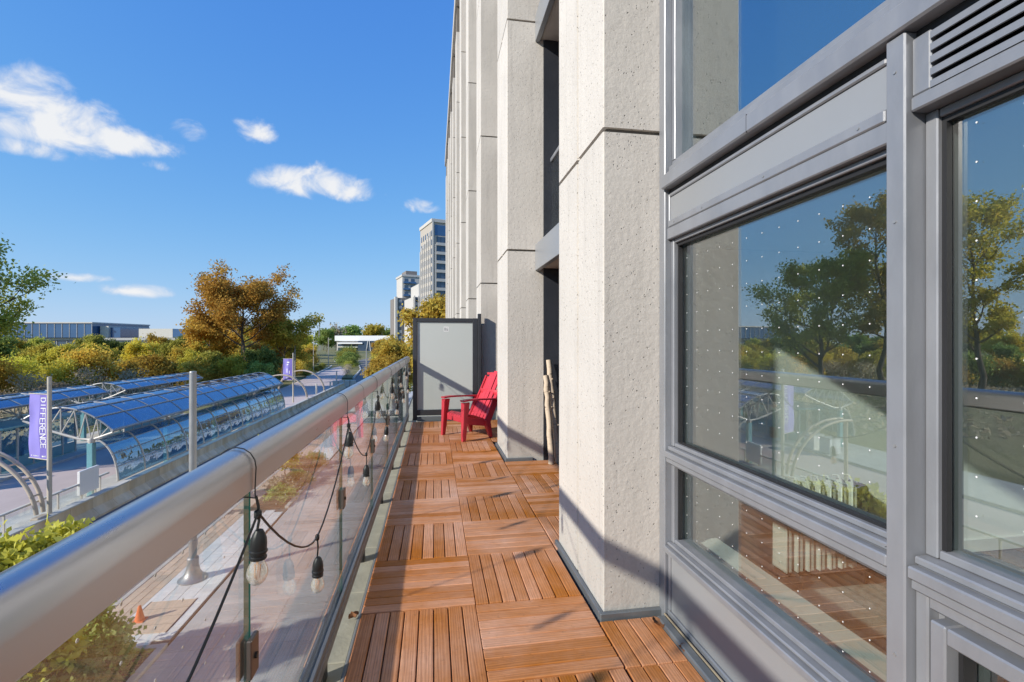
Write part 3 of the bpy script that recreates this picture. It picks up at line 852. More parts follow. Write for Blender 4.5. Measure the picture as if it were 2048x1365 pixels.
rugm = MB(); n = 24
rv = []
rg = random.Random(3)
for s_ in (0, 1):
    for j in range(n):
        for i in range(n):
            x = 1.98 + 2.2 * i / (n - 1); y = -.6 + 3.0 * j / (n - 1)
            rv.append((x + rg.uniform(-.008, .008), y + rg.uniform(-.008, .008), FZ + (.022 + rg.uniform(-.003, .004) if s_ else .001)))
q = n * n
fs = [(q + j * n + i, q + j * n + i + 1, q + (j + 1) * n + i + 1, q + (j + 1) * n + i) for j in range(n - 1) for i in range(n - 1)]
for i in range(n - 1):
    fs += [(i, i + 1, q + i + 1, q + i), ((n - 1) * n + i, q + (n - 1) * n + i, q + (n - 1) * n + i + 1, (n - 1) * n + i + 1),
           (i * n, q + i * n, q + (i + 1) * n, (i + 1) * n), (i * n + n - 1, (i + 1) * n + n - 1, q + (i + 1) * n + n - 1, q + i * n + n - 1)]
rugm.add(rv, fs)
tag(part('rug', rugm, 'rug', None, 60), 'grey shaggy rug on the floor behind the window', 'rug')

# ------------------------------------------------------------------ balcony floor
bf = struct('balcony_floor', MB().box(-.56, 1.50, -14, 36, D - .30, D - .045), 'slab', 'balcony floor slab under the wooden deck tiles')
lg = MB().box(-.09, .09, -.297, .297, -.02, .022, 0, .004).mesh('ledge_slab', 'slab')
for i in range(16): put('ledge_slab', lg, bf, (-.475, .1 + .6 * i, D - .028))
tr = MB().tube([(-.378, -2, D - .012), (-.378, 8.7, D - .012)], .011, 8)
part('edge_trim', tr, 'flash', bf, 50)
part('edge_joint', MB().box(-.372, -.366, -2, 8.7, D - .045, D - .02), 'gasket', bf)
part('front_fascia', MB().box(-.58, -.561, -14, 36, D - .32, D - .03, 0, .004), 'panel', bf)
tile_me = MB().box(-.296, .296, -.296, .296, -.022, 0, 0, .003).mesh('deck_tile', 'tile_base')
T = .6
def slat_mesh(L, w=.0685):
    return MB().box(-L / 2, L / 2, -w / 2, w / 2, 0, .021, 0, .003).mesh('slat', 'wood')
sl_full = slat_mesh(.594)
rg = random.Random(5)
for ci, cx in enumerate((-.075, .52, 1.12)):
    for k in range(-5, 11):
        y0 = 2.56 + T * k
        if y0 > 8.4: continue
        cy = y0 + T / 2
        vertical = (k % 2 == 0) if ci == 1 else (k % 2 == 1)
        if k == -2 and ci == 1: vertical = True
        if ci == 2:
            if k in (0, 5, 6): continue
            if k < 0:      # cut tiles beside the near window
                L = .34 if k == -1 else .594
                base = put('deck_tile', MB().box(-.145, .145, -L / 2, L / 2, -.022, 0, 0, .003).mesh('deck_tile_cut', 'tile_base'), bf, (.97, y0 + L / 2, D - .021))
                me_ = slat_mesh(L)
                for s_ in range(4):
                    put('slat', me_, base, (-.109 + .0735 * s_, 0, 0), (0, 0, R(90)))
                continue
        base = put('deck_tile', tile_me, bf, (cx, cy, D - .021 + rg.uniform(-.0015, .0015)), (0, 0, R(rg.uniform(-.25, .25))))
        for s_ in range(8):
            o_ = -.2605 + .0744 * s_
            if vertical: put('slat', sl_full, base, (o_, 0, 0), (0, 0, R(90 + (180 if s_ % 2 else 0))))
            else: put('slat', sl_full, base, (0, o_, 0), (0, 0, R(180 if s_ % 3 else 0)))

# ------------------------------------------------------------------ balustrade
rl = thing('balcony_railing', 'glass balcony railing with a rounded aluminium handrail', 'railing', (-.47, 0, D))
prf = [(-.512, Z(1.058)), (-.512, Z(1.108))]
for i in range(13):
    a = math.pi - math.pi * i / 12
    prf.append((-.470 + .042 * math.cos(a), Z(1.112) + .044 * math.sin(a)))
prf += [(-.428, Z(1.108)), (-.428, Z(1.063)), (-.433, Z(1.058))]
part('handrail', MB().prism(prf, 'y', -2.2, 8.70), 'rail', rl, 32)
for ys_ in (-.9, 3.05, 5.5, 7.9):
    sj = [(x + (.0008 if x > -.47 else -.0008), z + (.0008 if z > Z(1.1) else -.0008)) for x, z in prf]
    part('sleeve_joint', MB().prism(sj, 'y', ys_, ys_ + .0012), 'clamp', rl)
part('glazing_bead', MB().box(-.482, -.458, -2.2, 8.68, Z(1.048), Z(1.0575)), 'gasket', rl)
br = MB()
br.box(-.505, -.437, -2.2, 8.68, Z(.075), Z(.125), 0, .006).box(-.498, -.482, -2.2, 8.68, Z(.126), Z(.155), 0, .003).box(-.458, -.442, -2.2, 8.68, Z(.126), Z(.155), 0, .003)
part('bottom_rail', br, 'rail_dark', rl)
J = [-2.40 + 1.235 * i for i in range(10)]
for i in range(9):
    a, b = J[i] + .006, J[i + 1] - .006
    if b > 8.7: b = 8.68
    m = MB()
    m.box(-.476, -.464, a, b, Z(.128), Z(1.05))
    m.m = [1 if j in (2, 3) else 0 for j in range(6)]
    gp = part('glass_panel', m, ['glass_rail', 'glass_edge'], rl)
    dots('bird_dots', -.477, a + .03, b - .03, Z(.16), Z(1.03), gp, -1, .0915, .0030)
for i in range(1, 9):
    m = MB().box(-.488, -.477, J[i] - .026, J[i] + .026, Z(.565), Z(.665), 0, .003).box(-.463, -.450, J[i] - .026, J[i] + .026, Z(.565), Z(.665), 0, .003)
    cl = part('clamp', m, 'clamp', rl)
    part('bolt', MB().tube([(-.4505, J[i], Z(.615)), (-.4445, J[i], Z(.615))], .008, 10), 'black', cl)
for i in range(9):
    yb = -.15 + 1.12 * i
    if yb < 8.6: part('bracket', MB().box(-.49, -.446, yb - .035, yb + .035, Z(-.012), Z(.074), 0, .004).box(-.495, -.415, yb - .05, yb + .05, Z(-.022), Z(-.0125)), 'black', rl)
part('end_post', MB().box(-.495, -.445, 8.60, 8.66, Z(-.04), Z(1.047), 0, .005), 'rail_dark', rl)

# string of bulbs on the handrail
sg = thing('string_lights', 'black cable of clear filament bulbs looped along the handrail', 'string lights', (-.43, 1.2, Z(1.05)))
cab = MB(); rg = random.Random(11)
AT = [0.0, 1.225, 2.455, 3.70, 4.93, 6.17, 7.40, 8.45]
sock_me = MB().lathe([(.004, .118), (.009, .116), (.013, .108), (.017, .098), (.0185, .085), (.0185, .070), (.0205, .068), (.0205, .063), (.0175, .061), (.0175, .056), (.0195, .054), (.0195, .048), (.015, .048)], n=16).mesh('socket', 'black', 40)
bulb_pr = [(.012, .050), (.0135, .044), (.017, .036), (.0215, .026), (.0235, .015), (.0228, .006), (.019, -.004), (.0125, -.011), (.005, -.0145), (.001, -.015)]
bulb_me = MB().lathe(bulb_pr, n=18).mesh('bulb', 'glass_bulb', 60)
fil_me = MB().tube([(-.006, 0, .036), (-.004, 0, .002), (-.001, .002, -.003), (.002, 0, .034), (.005, 0, .001), (.007, -.002, .034)], .0018, 5).tube([(0, 0, .05), (0, 0, .034)], .003, 6).mesh('filament', 'filament', 60)
def hang_bulb(x, y, ztop, tilt=0.0):
    b = put('bulb', bulb_me, sg, (x + .43, y - 1.2, ztop - .118 - Z(1.05)), (R(rg.uniform(-5, 5)), R(tilt + rg.uniform(-4, 4)), R(rg.uniform(0, 180))))
    put('socket', sock_me, b); put('filament', fil_me, b)
for i, ya in enumerate(AT):
    xw = -.417
    # loop over the rail
    lp = [(-.423, ya, Z(1.04)), (-.4235, ya, Z(1.065)), (-.4225, ya + .004, Z(1.112))]
    for t_ in range(1, 8):
        an = math.pi * t_ / 8
        lp.append((-.470 + .0475 * math.cos(an), ya + .004 + .002 * t_, Z(1.112) + .0485 * math.sin(an)))
    lp += [(-.518, ya + .02, Z(1.10)), (-.516, ya + .02, Z(1.05)), (-.49, ya + .015, Z(1.042)), (-.45, ya + .006, Z(1.042)), (-.423, ya, Z(1.04))]
    cab.tube(lp, .0016, 5)
    cab.tube([(-.421, ya, Z(1.045)), (xw, ya + .003, Z(1.02)), (xw + .002, ya + .002, Z(.985)), (xw, ya - .005, Z(.965))], [.003, .0034, .0034, .003], 6)
    cab.lathe([(.004, 0), (.009, .004), (.009, .018), (.004, .022)], (xw, ya, Z(.99)), 8)
    hang_bulb(xw, ya - .006, Z(.968))
    if i < len(AT) - 1:
        yb = AT[i + 1]; ym = (ya + yb) / 2 + rg.uniform(-.05, .03); dz = .74 + rg.uniform(-.04, .05)
        pts = []
        for t_ in range(9):
            s_ = t_ / 8; pts.append((xw + .004 * math.sin(3 * s_), ya + (ym - ya) * s_, Z(1.005) + (Z(dz) - Z(1.005)) * (1 - (1 - s_) ** 1.7)))
        cab.tube(pts, .0031, 6)
        pts = []
        for t_ in range(9):
            s_ = t_ / 8; pts.append((xw + .004 * math.sin(3 * s_), ym + (yb - ym) * s_, Z(dz) + (Z(1.005) - Z(dz)) * (s_ ** 1.35)))
        cab.tube(pts, .0031, 6)
        cab.lathe([(.003, 0), (.0075, .004), (.0075, .02), (.003, .024)], (xw, ym, Z(dz) - .014), 8)
        cab.tube([(xw, ym, Z(dz)), (xw + .002, ym + .002, Z(dz) - .04), (xw, ym, Z(dz) - .072)], .0031, 6)
        hang_bulb(xw, ym, Z(dz) - .07)
part('cable', cab, 'black', sg, 50)

# ------------------------------------------------------------------ privacy screen at the end of the balcony
ps = thing('privacy_screen', 'frosted glass privacy screen in a dark frame at the balcony end', 'screen', (.25, 8.75, D))
YS = 8.74
m = MB()
m.box(-.375, -.30, YS - .03, YS + .04, Z(0), Z(1.845), 0, .005)
m.box(.70, .79, YS - .03, YS + .04, Z(0), Z(1.845), 0, .005)
m.box(.795, .855, YS - .04, YS + .05, Z(0), Z(1.93), 0, .005)
m.box(-.299, .699, YS - .028, YS + .038, Z(1.775), Z(1.843), 0, .005)
m.box(-.299, .699, YS - .028, YS + .038, Z(.085), Z(.185), 0, .005)
part('frame', m, 'screen_frame', ps)
part('threshold', MB().box(-.299, .699, YS - .02, YS + .03, Z(-.02), Z(.06), 0, .004), 'flash', ps)
pn = part('frosted_pane', MB().box(-.299, .699, YS, YS + .012, Z(.186), Z(1.774)), 'frost', ps)
part('sticker', MB().box(.175, .265, YS - .0015, YS - .0005, Z(1.60), Z(1.69)), 'white', pn)
st_m = MB()
for (a, b, c, d) in ((.19, .205, 1.615, 1.675), (.215, .222, 1.615, 1.66), (.232, .24, 1.615, 1.675), (.244, .252, 1.615, 1.64)): st_m.box(a, b, YS - .0022, YS - .0016, Z(c), Z(d))
part('sticker_print', st_m, 'flash', pn)

# ------------------------------------------------------------------ red resin chair (faces +x locally)
ch = thing('adirondack_chair', 'red plastic slatted garden chair standing before the frosted screen', 'chair', (.60, 7.2, D + .002), math.atan2(-.45, -.89))
ch.scale = (.9, .9, .97)


def curved_slab(mb, path, y0f, y1f, th, mi=0):
    """sheet of thickness th following path (x, z) between y0(s) and y1(s)"""
    n = len(path); P = [Vector((x, 0, z)) for x, z in path]; vs = []
    for i, p in enumerate(P):
        t = (P[min(i + 1, n - 1)] - P[max(i - 1, 0)]).normalized()
        nn = Vector((-t.z, 0, t.x)) * th
        s_ = i / (n - 1); ya, yb = y0f(s_), y1f(s_)
        vs += [(p.x, ya, p.z), (p.x, yb, p.z), (p.x + nn.x, yb, p.z + nn.z), (p.x + nn.x, ya, p.z + nn.z)]
    fs = [(3, 2, 1, 0), tuple(4 * (n - 1) + k for k in range(4))]
    for i in range(n - 1):
        for k in range(4):
            fs.append((4 * i + k, 4 * i + (k + 1) % 4, 4 * i + 4 + (k + 1) % 4, 4 * i + 4 + k))
    return mb.add(vs, fs, mi)


# back slats: five, fanned, with a rounded top
def back_path(top):
    out = []
    for i in range(7):
        s_ = i / 6
        out.append((-.05 - .43 * s_ * (1 - .08 * s_), .25 + (top - .25) * s_))
    return out
for j in range(-2, 3):
    top = .985 - .028 * j * j * .9
    w0, w1 = .098, .112
    c0, c1 = j * .102, j * .117
    part('back_slat', curved_slab(MB(), back_path(top), lambda s_, c0=c0, c1=c1: c0 + (c1 - c0) * s_ - (w0 + (w1 - w0) * s_) / 2 + .005, lambda s_, c0=c0, c1=c1: c0 + (c1 - c0) * s_ + (w0 + (w1 - w0) * s_) / 2 - .005, .018), 'red', ch, 50, local=True)
m = MB()
for (s_, hh) in ((.10, .05), (.56, .075), (.93, .04)):
    x = -.05 - .43 * s_ * (1 - .08 * s_) - .018; z = .25 + .735 * s_
    m.box(x - .012, x + .006, -.235 - .03 * s_, .235 + .03 * s_, z - hh / 2, z + hh / 2, 0, .004)
for sy in (-1, 1):     # raised rims of the back
    pts = [(p[0] + .012, sy * (.256 + .034 * i / 6), p[1]) for i, p in enumerate(back_path(.90))]
    m.tube(pts, .016, 6)
part('back_frame', m, 'red', ch, 50, local=True)
# seat slats run front to back
sp = [(.36, .315), (.355, .345), (.30, .365), (.15, .335), (0, .285), (-.09, .25)]
for j in range(-3, 4):
    part('seat_slat', curved_slab(MB(), sp[::-1], lambda s_, j=j: j * .072 - .031, lambda s_, j=j: j * .072 + .031, .014), 'red', ch, 50, local=True)
m = MB().box(.335, .37, -.27, .27, .25, .335, 0, .008).box(.0, .03, -.262, .262, .235, .272, 0, .005)
for sy in (-1, 1):
    yy = sy * .268
    m.add([(.36, yy - .016, .345), (.36, yy + .016, .345), (-.12, yy + .016, .265), (-.12, yy - .016, .265),
           (.35, yy - .016, .235), (.35, yy + .016, .235), (-.10, yy + .016, .165), (-.10, yy - .016, .165)],
          [(0, 1, 2, 3), (7, 6, 5, 4), (0, 4, 5, 1), (1, 5, 6, 2), (2, 6, 7, 3), (3, 7, 4, 0)])
part('seat_frame', m, 'red', ch, local=True)


def leg_mb(p0, p1, w0, w1, t):
    """tapered L-shaped leg from p0 (top) to p1 (foot)"""
    mb = MB(); a, b = Vector(p0), Vector(p1)
    for (dx, dy, ww, tt) in ((1, 0, 1, 0), (0, 1, 0, 1)):
        vs = []
        for p, w in ((a, w0), (b, w1)):
            if dx: q = [(-w / 2, -t / 2), (w / 2, -t / 2), (w / 2, t / 2), (-w / 2, t / 2)]
            else: q = [(w / 2 - t, -w * .45), (w / 2 + .001, -w * .45), (w / 2 + .001, w * .45), (w / 2 - t, w * .45)]
            vs += [(p.x + i, p.y + k, p.z) for i, k in q]
        mb.add(vs, [(3, 2, 1, 0), (4, 5, 6, 7)] + [(k, (k + 1) % 4, 4 + (k + 1) % 4, 4 + k) for k in range(4)])
    return mb


for sy in (-1, 1):
    part('leg', leg_mb((.35, sy * .325, .56), (.40, sy * .34, 0), .12, .06, .03), 'red', ch, local=True)
    part('leg', leg_mb((-.07, sy * .275, .27), (-.13, sy * .315, 0), .13, .05, .03), 'red', ch, local=True)
    # arm: broad front, narrowing to the back
    ap = [(.42, .575), (.30, .585), (.10, .582), (-.12, .572), (-.27, .565)]
    fa = lambda s_: .055 * (1 - .45 * s_)
    part('arm', curved_slab(MB(), ap[::-1], lambda s_, sy=sy: sy * (.32 - .02 * (1 - s_)) - .03 - .03 * s_, lambda s_, sy=sy: sy * (.32 - .02 * (1 - s_)) + .03 + .03 * s_, .022), 'red', ch, 50, local=True)
    m = MB(); m.bar((-.24, sy * .29, .57), (-.10, sy * .275, .26), .028, .10)
    part('arm_support', m, 'red', ch, local=True)
    m = MB(); m.bar((-.30, sy * .27, .55), (-.47, sy * .29, .012), .03, .11)
    part('back_leg', m, 'red', ch, local=True)

# ------------------------------------------------------------------ birch logs, dry leaves
birch, t, o = new_mat('birch_bark')
p = t.nodes.new('ShaderNodeBsdfPrincipled'); t.links.new(p.outputs[0], o.inputs[0])
v = coords(t, (6, 6, 22))
mk = tmath(t, 'MULTIPLY', tmath(t, 'SUBTRACT', noise(t, v, 1.6, 3), 0.58), 9.0, clamp=True)
mc = t.nodes.new('ShaderNodeMix'); mc.data_type = 'RGBA'; mc.inputs[6].default_value = (.60, .49, .37, 1); mc.inputs[7].default_value = (.07, .045, .03, 1)
t.links.new(mk, mc.inputs[0]); t.links.new(mc.outputs[2], p.inputs['Base Color']); p.inputs['Roughness'].default_value = .8
MT['birch'] = birch


def log(base, top, r, label, seed):
    rg = random.Random(seed); a, b = Vector(base), Vector(top); n = 12
    pts = [a.lerp(b, i / n) + Vector((rg.uniform(-.006, .006), rg.uniform(-.006, .006), 0)) for i in range(n + 1)]
    L = thing('birch_log', label, 'log', base, 0, 'birch logs leaning by the window')
    part('trunk', MB().tube(pts, [r * (1.08 - .2 * i / n + rg.uniform(-.05, .05)) for i in range(n + 1)], 12), 'birch', L, 60)
    stub = MB()
    for f_ in (.35, .62, .8):
        c = a.lerp(b, f_); an = rg.uniform(0, 6.28)
        stub.tube([c, c + Vector((math.cos(an) * .05, math.sin(an) * .05, .02))], [.012, .006], 6)
    part('twig_stub', stub, 'birch', L, 60)


log((1.345, 5.36, D), (1.30, 5.47, D + 1.02), .034, 'shorter of two birch logs leaning by the dark window', 1)
log((1.44, 5.43, D), (1.345, 5.50, D + 1.20), .034, 'taller of two birch logs leaning by the dark window', 2)


def dry_leaf(x, y, z, s_, rot, label):
    mb = MB(); vs = []; n = 7
    for i in range(n):
        t_ = i / (n - 1); w = s_ * .45 * math.sin(math.pi * min(1, t_ * .95 + .03)) * (1.15 if i % 2 else .8)
        for q_ in (-1, 0, 1):
            vs.append((s_ * (t_ - .5), w * q_, .25 * s_ * q_ * q_ + .22 * s_ * (t_ - .5) ** 2 + .002))
    mb.add(vs, [(3 * i + k, 3 * i + k + 1, 3 * i + k + 4, 3 * i + k + 3) for i in range(n - 1) for k in (0, 1)])
    mb.add([(a, b, c + .0012) for a, b, c in vs], [(3 * i + k, 3 * i + k + 3, 3 * i + k + 4, 3 * i + k + 1) for i in range(n - 1) for k in (0, 1)])
    o_ = put('dry_leaf', mb.mesh('dry_leaf', 'sage', 60), None, (x, y, z), (R(8), R(-6), rot))
    return tag(o_, label, 'leaf', 'dry leaves on the balcony')


dry_leaf(-.405, 2.53, D + .006, .055, .6, 'curled brown leaf lying on the concrete ledge beside the deck')
dry_leaf(1.10, 2.22, D + .004, .07, 2.0, 'pale brown leaf at the foot of the near column')
dry_leaf(1.128, 2.02, D + .004, .05, 1.2, 'small brown leaf under the near window')

# ------------------------------------------------------------------ street furniture
lp = thing('lamp_post', 'thick grey lamp post with flared base on the pale pavers', 'lamp post', (-7.9, 17.3, .12))
part('base', MB().lathe([(.44, 0), (.44, .03), (.40, .06), (.30, .13), (.22, .26), (.18, .42), (.17, .60), (.175, .62), (.175, .70), (.14, .74)], n=24), 'pole', lp, 40, local=True)
part('shaft', MB().lathe([(.118, .72), (.118, 1.6), (.112, 4.5), (.105, 6.85), (.105, 6.88), (.09, 6.90)], n=20), 'pole', lp, 40, local=True)
part('collar', MB().lathe([(.135, 1.12), (.135, 1.30), (.12, 1.31)], n=20), 'pole', lp, 40, local=True)

cn = thing('traffic_cone', 'orange traffic cone on the tan cover beside the shrub', 'cone', (-8.2, 14.95, .128))
part('base', MB().box(-.15, .15, -.15, .15, 0, .03, 0, .01), 'orange', cn, local=True)
part('cone', MB().lathe([(.125, .03), (.09, .17), (.055, .33), (.035, .42), (.03, .425)], n=18), 'orange', cn, 50, local=True)
cv = thing('access_cover', 'tan paved access cover with dark edges beside the orange cone', 'cover', (-7.8, 15.1, .121))
part('plate', MB().box(-.62, .62, -.85, .85, 0, .012, 0, .003), 'paver_tan', cv, local=True)
part('edge_frame', MB().box(-.65, -.621, -.88, .88, 0, .010).box(.621, .65, -.88, .88, 0, .010), 'gasket', cv, local=True)
for i in range(3): part('seam', MB().box(-.61, .61, -.45 + .42 * i, -.44 + .42 * i, .0125, .0135), 'bedding', cv, local=True)
gr = thing('storm_drain', 'slotted storm drain grate in the asphalt by the kerb', 'drain', (-10.0, 16.6, .003))
m = MB()
for i in range(8): m.box(-.22, .22, -.40 + .1 * i, -.35 + .1 * i, .002, .012)
part('bars', m, 'pole', gr, local=True)
part('frame', MB().box(-.27, -.23, -.45, .45, 0, .012).box(.23, .27, -.45, .45, 0, .012), 'pole', gr, local=True)
part('pit', MB().box(-.228, .228, -.44, .44, 0, .0015), 'gasket', gr, local=True)

# stained precast wall between street and bus lane
wall = thing('retaining_wall', 'low stained concrete barrier wall between street and bus lane', 'wall', (-15.4, 30, 0))
bp = [(.34, 0), (.34, .10), (.12, .36), (.06, .42), (.06, .86), (-.22, .86), (-.22, 0)]
seg = MB().prism(bp, 'y', .012, 1.33).mesh('wall_panel', 'barrier')
capm = MB().box(-.26, .10, .004, 2.66, .862, .93, 0, .012).mesh('wall_cap', 'cap')
rg = random.Random(2)
for i in range(62): put('wall_panel', seg, wall, (rg.uniform(-.008, .008), -27 + 1.342 * i, 0))
for i in range(31): put('wall_cap', capm, wall, (0, -27 + 2.684 * i, rg.uniform(-.004, .004)))

# guard rail on top of the near part of the wall
gd = thing('guard_rail', 'low glass guard with pale rail behind the near barrier wall', 'guard rail', (-15.9, 18, 0))
part('top_rail', MB().box(-15.96, -15.80, 4, 26.4, 1.50, 1.58, 0, .02), 'cap', gd)
for i in range(9):
    part('post', MB().box(-15.91, -15.85, 5 + 2.6 * i, 5.06 + 2.6 * i, .17, 1.50), 'steel', gd)
    if i < 8: part('glass_pane', MB().box(-15.89, -15.875, 5.1 + 2.6 * i, 7.56 + 2.6 * i, .45, 1.45), 'glass_rail', gd)

sb = thing('sign_box', 'blank white sign box standing behind the stained wall', 'sign', (-15.85, 25.0, .17))
part('board', MB().box(-.06, .06, -.62, .62, .85, 1.95, 0, .015), 'white', sb, local=True)
for sy in (-.45, .45): part('post', MB().box(-.03, .03, sy - .03, sy + .03, 0, .85), 'steel', sb, local=True)


# ------------------------------------------------------------------ banner poles
FONT = {  # strokes on a 4 x 6 grid
    'D': [((0, 0), (0, 6)), ((0, 6), (2.6, 6)), ((2.6, 6), (4, 4.6)), ((4, 4.6), (4, 1.4)), ((4, 1.4), (2.6, 0)), ((2.6, 0), (0, 0))],
    'I': [((2, 0), (2, 6))],
    'F': [((0, 0), (0, 6)), ((0, 6), (4, 6)), ((0, 3.2), (3, 3.2))],
    'E': [((0, 0), (0, 6)), ((0, 6), (4, 6)), ((0, 3.1), (3.2, 3.1)), ((0, 0), (4, 0))],
    'R': [((0, 0), (0, 6)), ((0, 6), (3.2, 6)), ((3.2, 6), (4, 5)), ((4, 5), (3.2, 3.2)), ((3.2, 3.2), (0, 3.2)), ((1.8, 3.2), (4, 0))],
    'N': [((0, 0), (0, 6)), ((0, 6), (4, 0)), ((4, 0), (4, 6))],
    'C': [((4, 5), (3, 6)), ((3, 6), (1, 6)), ((1, 6), (0, 5)), ((0, 5), (0, 1)), ((0, 1), (1, 0)), ((1, 0), (3, 0)), ((3, 0), (4, 1))],
}


def banner_pole(x, y, h, label, blabel, seed, text=True, ang=0.0):
    P_ = thing('banner_pole', label, 'pole', (x, y, .4), ang, 'banner poles on the wall')
    part('shaft', MB().lathe([(.10, 0), (.10, .5), (.085, .55), (.075, h), (.0, h + .02)], n=12), 'pole_tan', P_, 40, local=True)
    for zz in (h - .72, h - 3.42): part('arm', MB().tube([(-1.35, 0, zz), (.03, 0, zz)], .022, 6), 'pole_tan', P_, 40, local=True)
    # cloth: wavy sheet facing -y
    Bn = thing('banner', blabel, 'banner', (x, y, .4), ang, 'purple banners')
    nx_, nz_ = 14, 26; rg = random.Random(seed)
    def cloth(u, w):
        xx = -.12 - 1.16 * u - .05 * math.sin(math.pi * w) * u
        yy = .045 * math.sin(9 * u + 3.2 * w) * math.sin(math.pi * w) * u + .05 * math.sin(4.5 * u - 6 * w) * math.sin(math.pi * w) * (u ** .7)
        return (xx, yy, h - .73 - 2.68 * w - .02 * math.sin(math.pi * u))
    for (nm, u0, u1, mt) in (('text_strip', 0.0, .43, 'banner'), ('plain_field', .43, 1.0, 'banner2')):
        vs = []
        for s_ in (-.004, .004):
            for k in range(nz_ + 1):
                for i in range(nx_ + 1):
                    c = cloth(u0 + (u1 - u0) * i / nx_, k / nz_); vs.append((c[0], c[1] + s_, c[2]))
        q_ = (nx_ + 1) * (nz_ + 1); w_ = nx_ + 1
        fs = []
        for k in range(nz_):
            for i in range(nx_):
                a = k * w_ + i
                fs += [(a, a + 1, a + w_ + 1, a + w_), (q_ + a, q_ + a + w_, q_ + a + w_ + 1, q_ + a + 1)]
        part(nm, MB().add(vs, fs), mt, Bn, 60, local=True)
    if text:
        word = 'DIFFERENCE'; L = 2.12 / len(word)
        for i, chx in enumerate(word):
            lm = MB()
            for (a, b) in FONT[chx]:
                q3 = []
                for (gx, gz) in (a, b):     # letters turned a quarter clockwise, read downwards
                    w = .045 + (i * L + .02 + gx / 4 * (L - .055)) / 2.68 * 1.0
                    u = .38 - (gz / 6) * .25 + .0
                    u = .10 + (6 - gz) / 6 * .25
                    c = cloth(u, w); q3.append(Vector((c[0], c[1] - .009, c[2])))
                d_ = (q3[1] - q3[0]).normalized() * .014
                lm.bar(q3[0] - d_, q3[1] + d_, .006, .034) if abs(d_.z) < .012 else lm.bar(q3[0] - d_, q3[1] + d_, .034, .006)
            part('letter', lm, 'white', Bn, local=True)
        mk = MB()
        for (u, w_, hh) in ((.12, .03, .07), (.19, .05, .05), (.27, .09, .06), (.52, .03, .04), (.58, .03, .05), (.63, .04, .04), (.69, .05, .05), (.77, .03, .04), (.86, .045, .045)):
            c = cloth(u, .955); mk.box(c[0] - w_ / 2, c[0] + w_ / 2, c[1] - .011, c[1] - .007, c[2] - hh / 2, c[2] + hh / 2)
        part('small_print', mk, 'white', Bn, local=True)
    else:
        mk = MB()
        for (u, w, a, b) in ((.45, .16, .30, .16), (.5, .27, .22, .16), (.55, .55, .12, .5), (.3, .62, .07, .4), (.6, .9, .3, .1)):
            c = cloth(u, w); mk.box(c[0] - a / 2, c[0] + a / 2, c[1] - .012, c[1] - .007, c[2] - b / 2, c[2] + b / 2)
        part('small_print', mk, 'white', Bn, local=True)


banner_pole(-15.62, 22.4, 6.15, 'tall tan banner pole rising from the near barrier wall', 'purple banner with white vertical lettering above the bus lane', 3, True, R(-28))
banner_pole(-17.4, 63.2, 6.2, 'slim banner pole at the far end of the glass canopy', 'small violet banner beside the far end of the glass canopy', 5, False, R(-14))


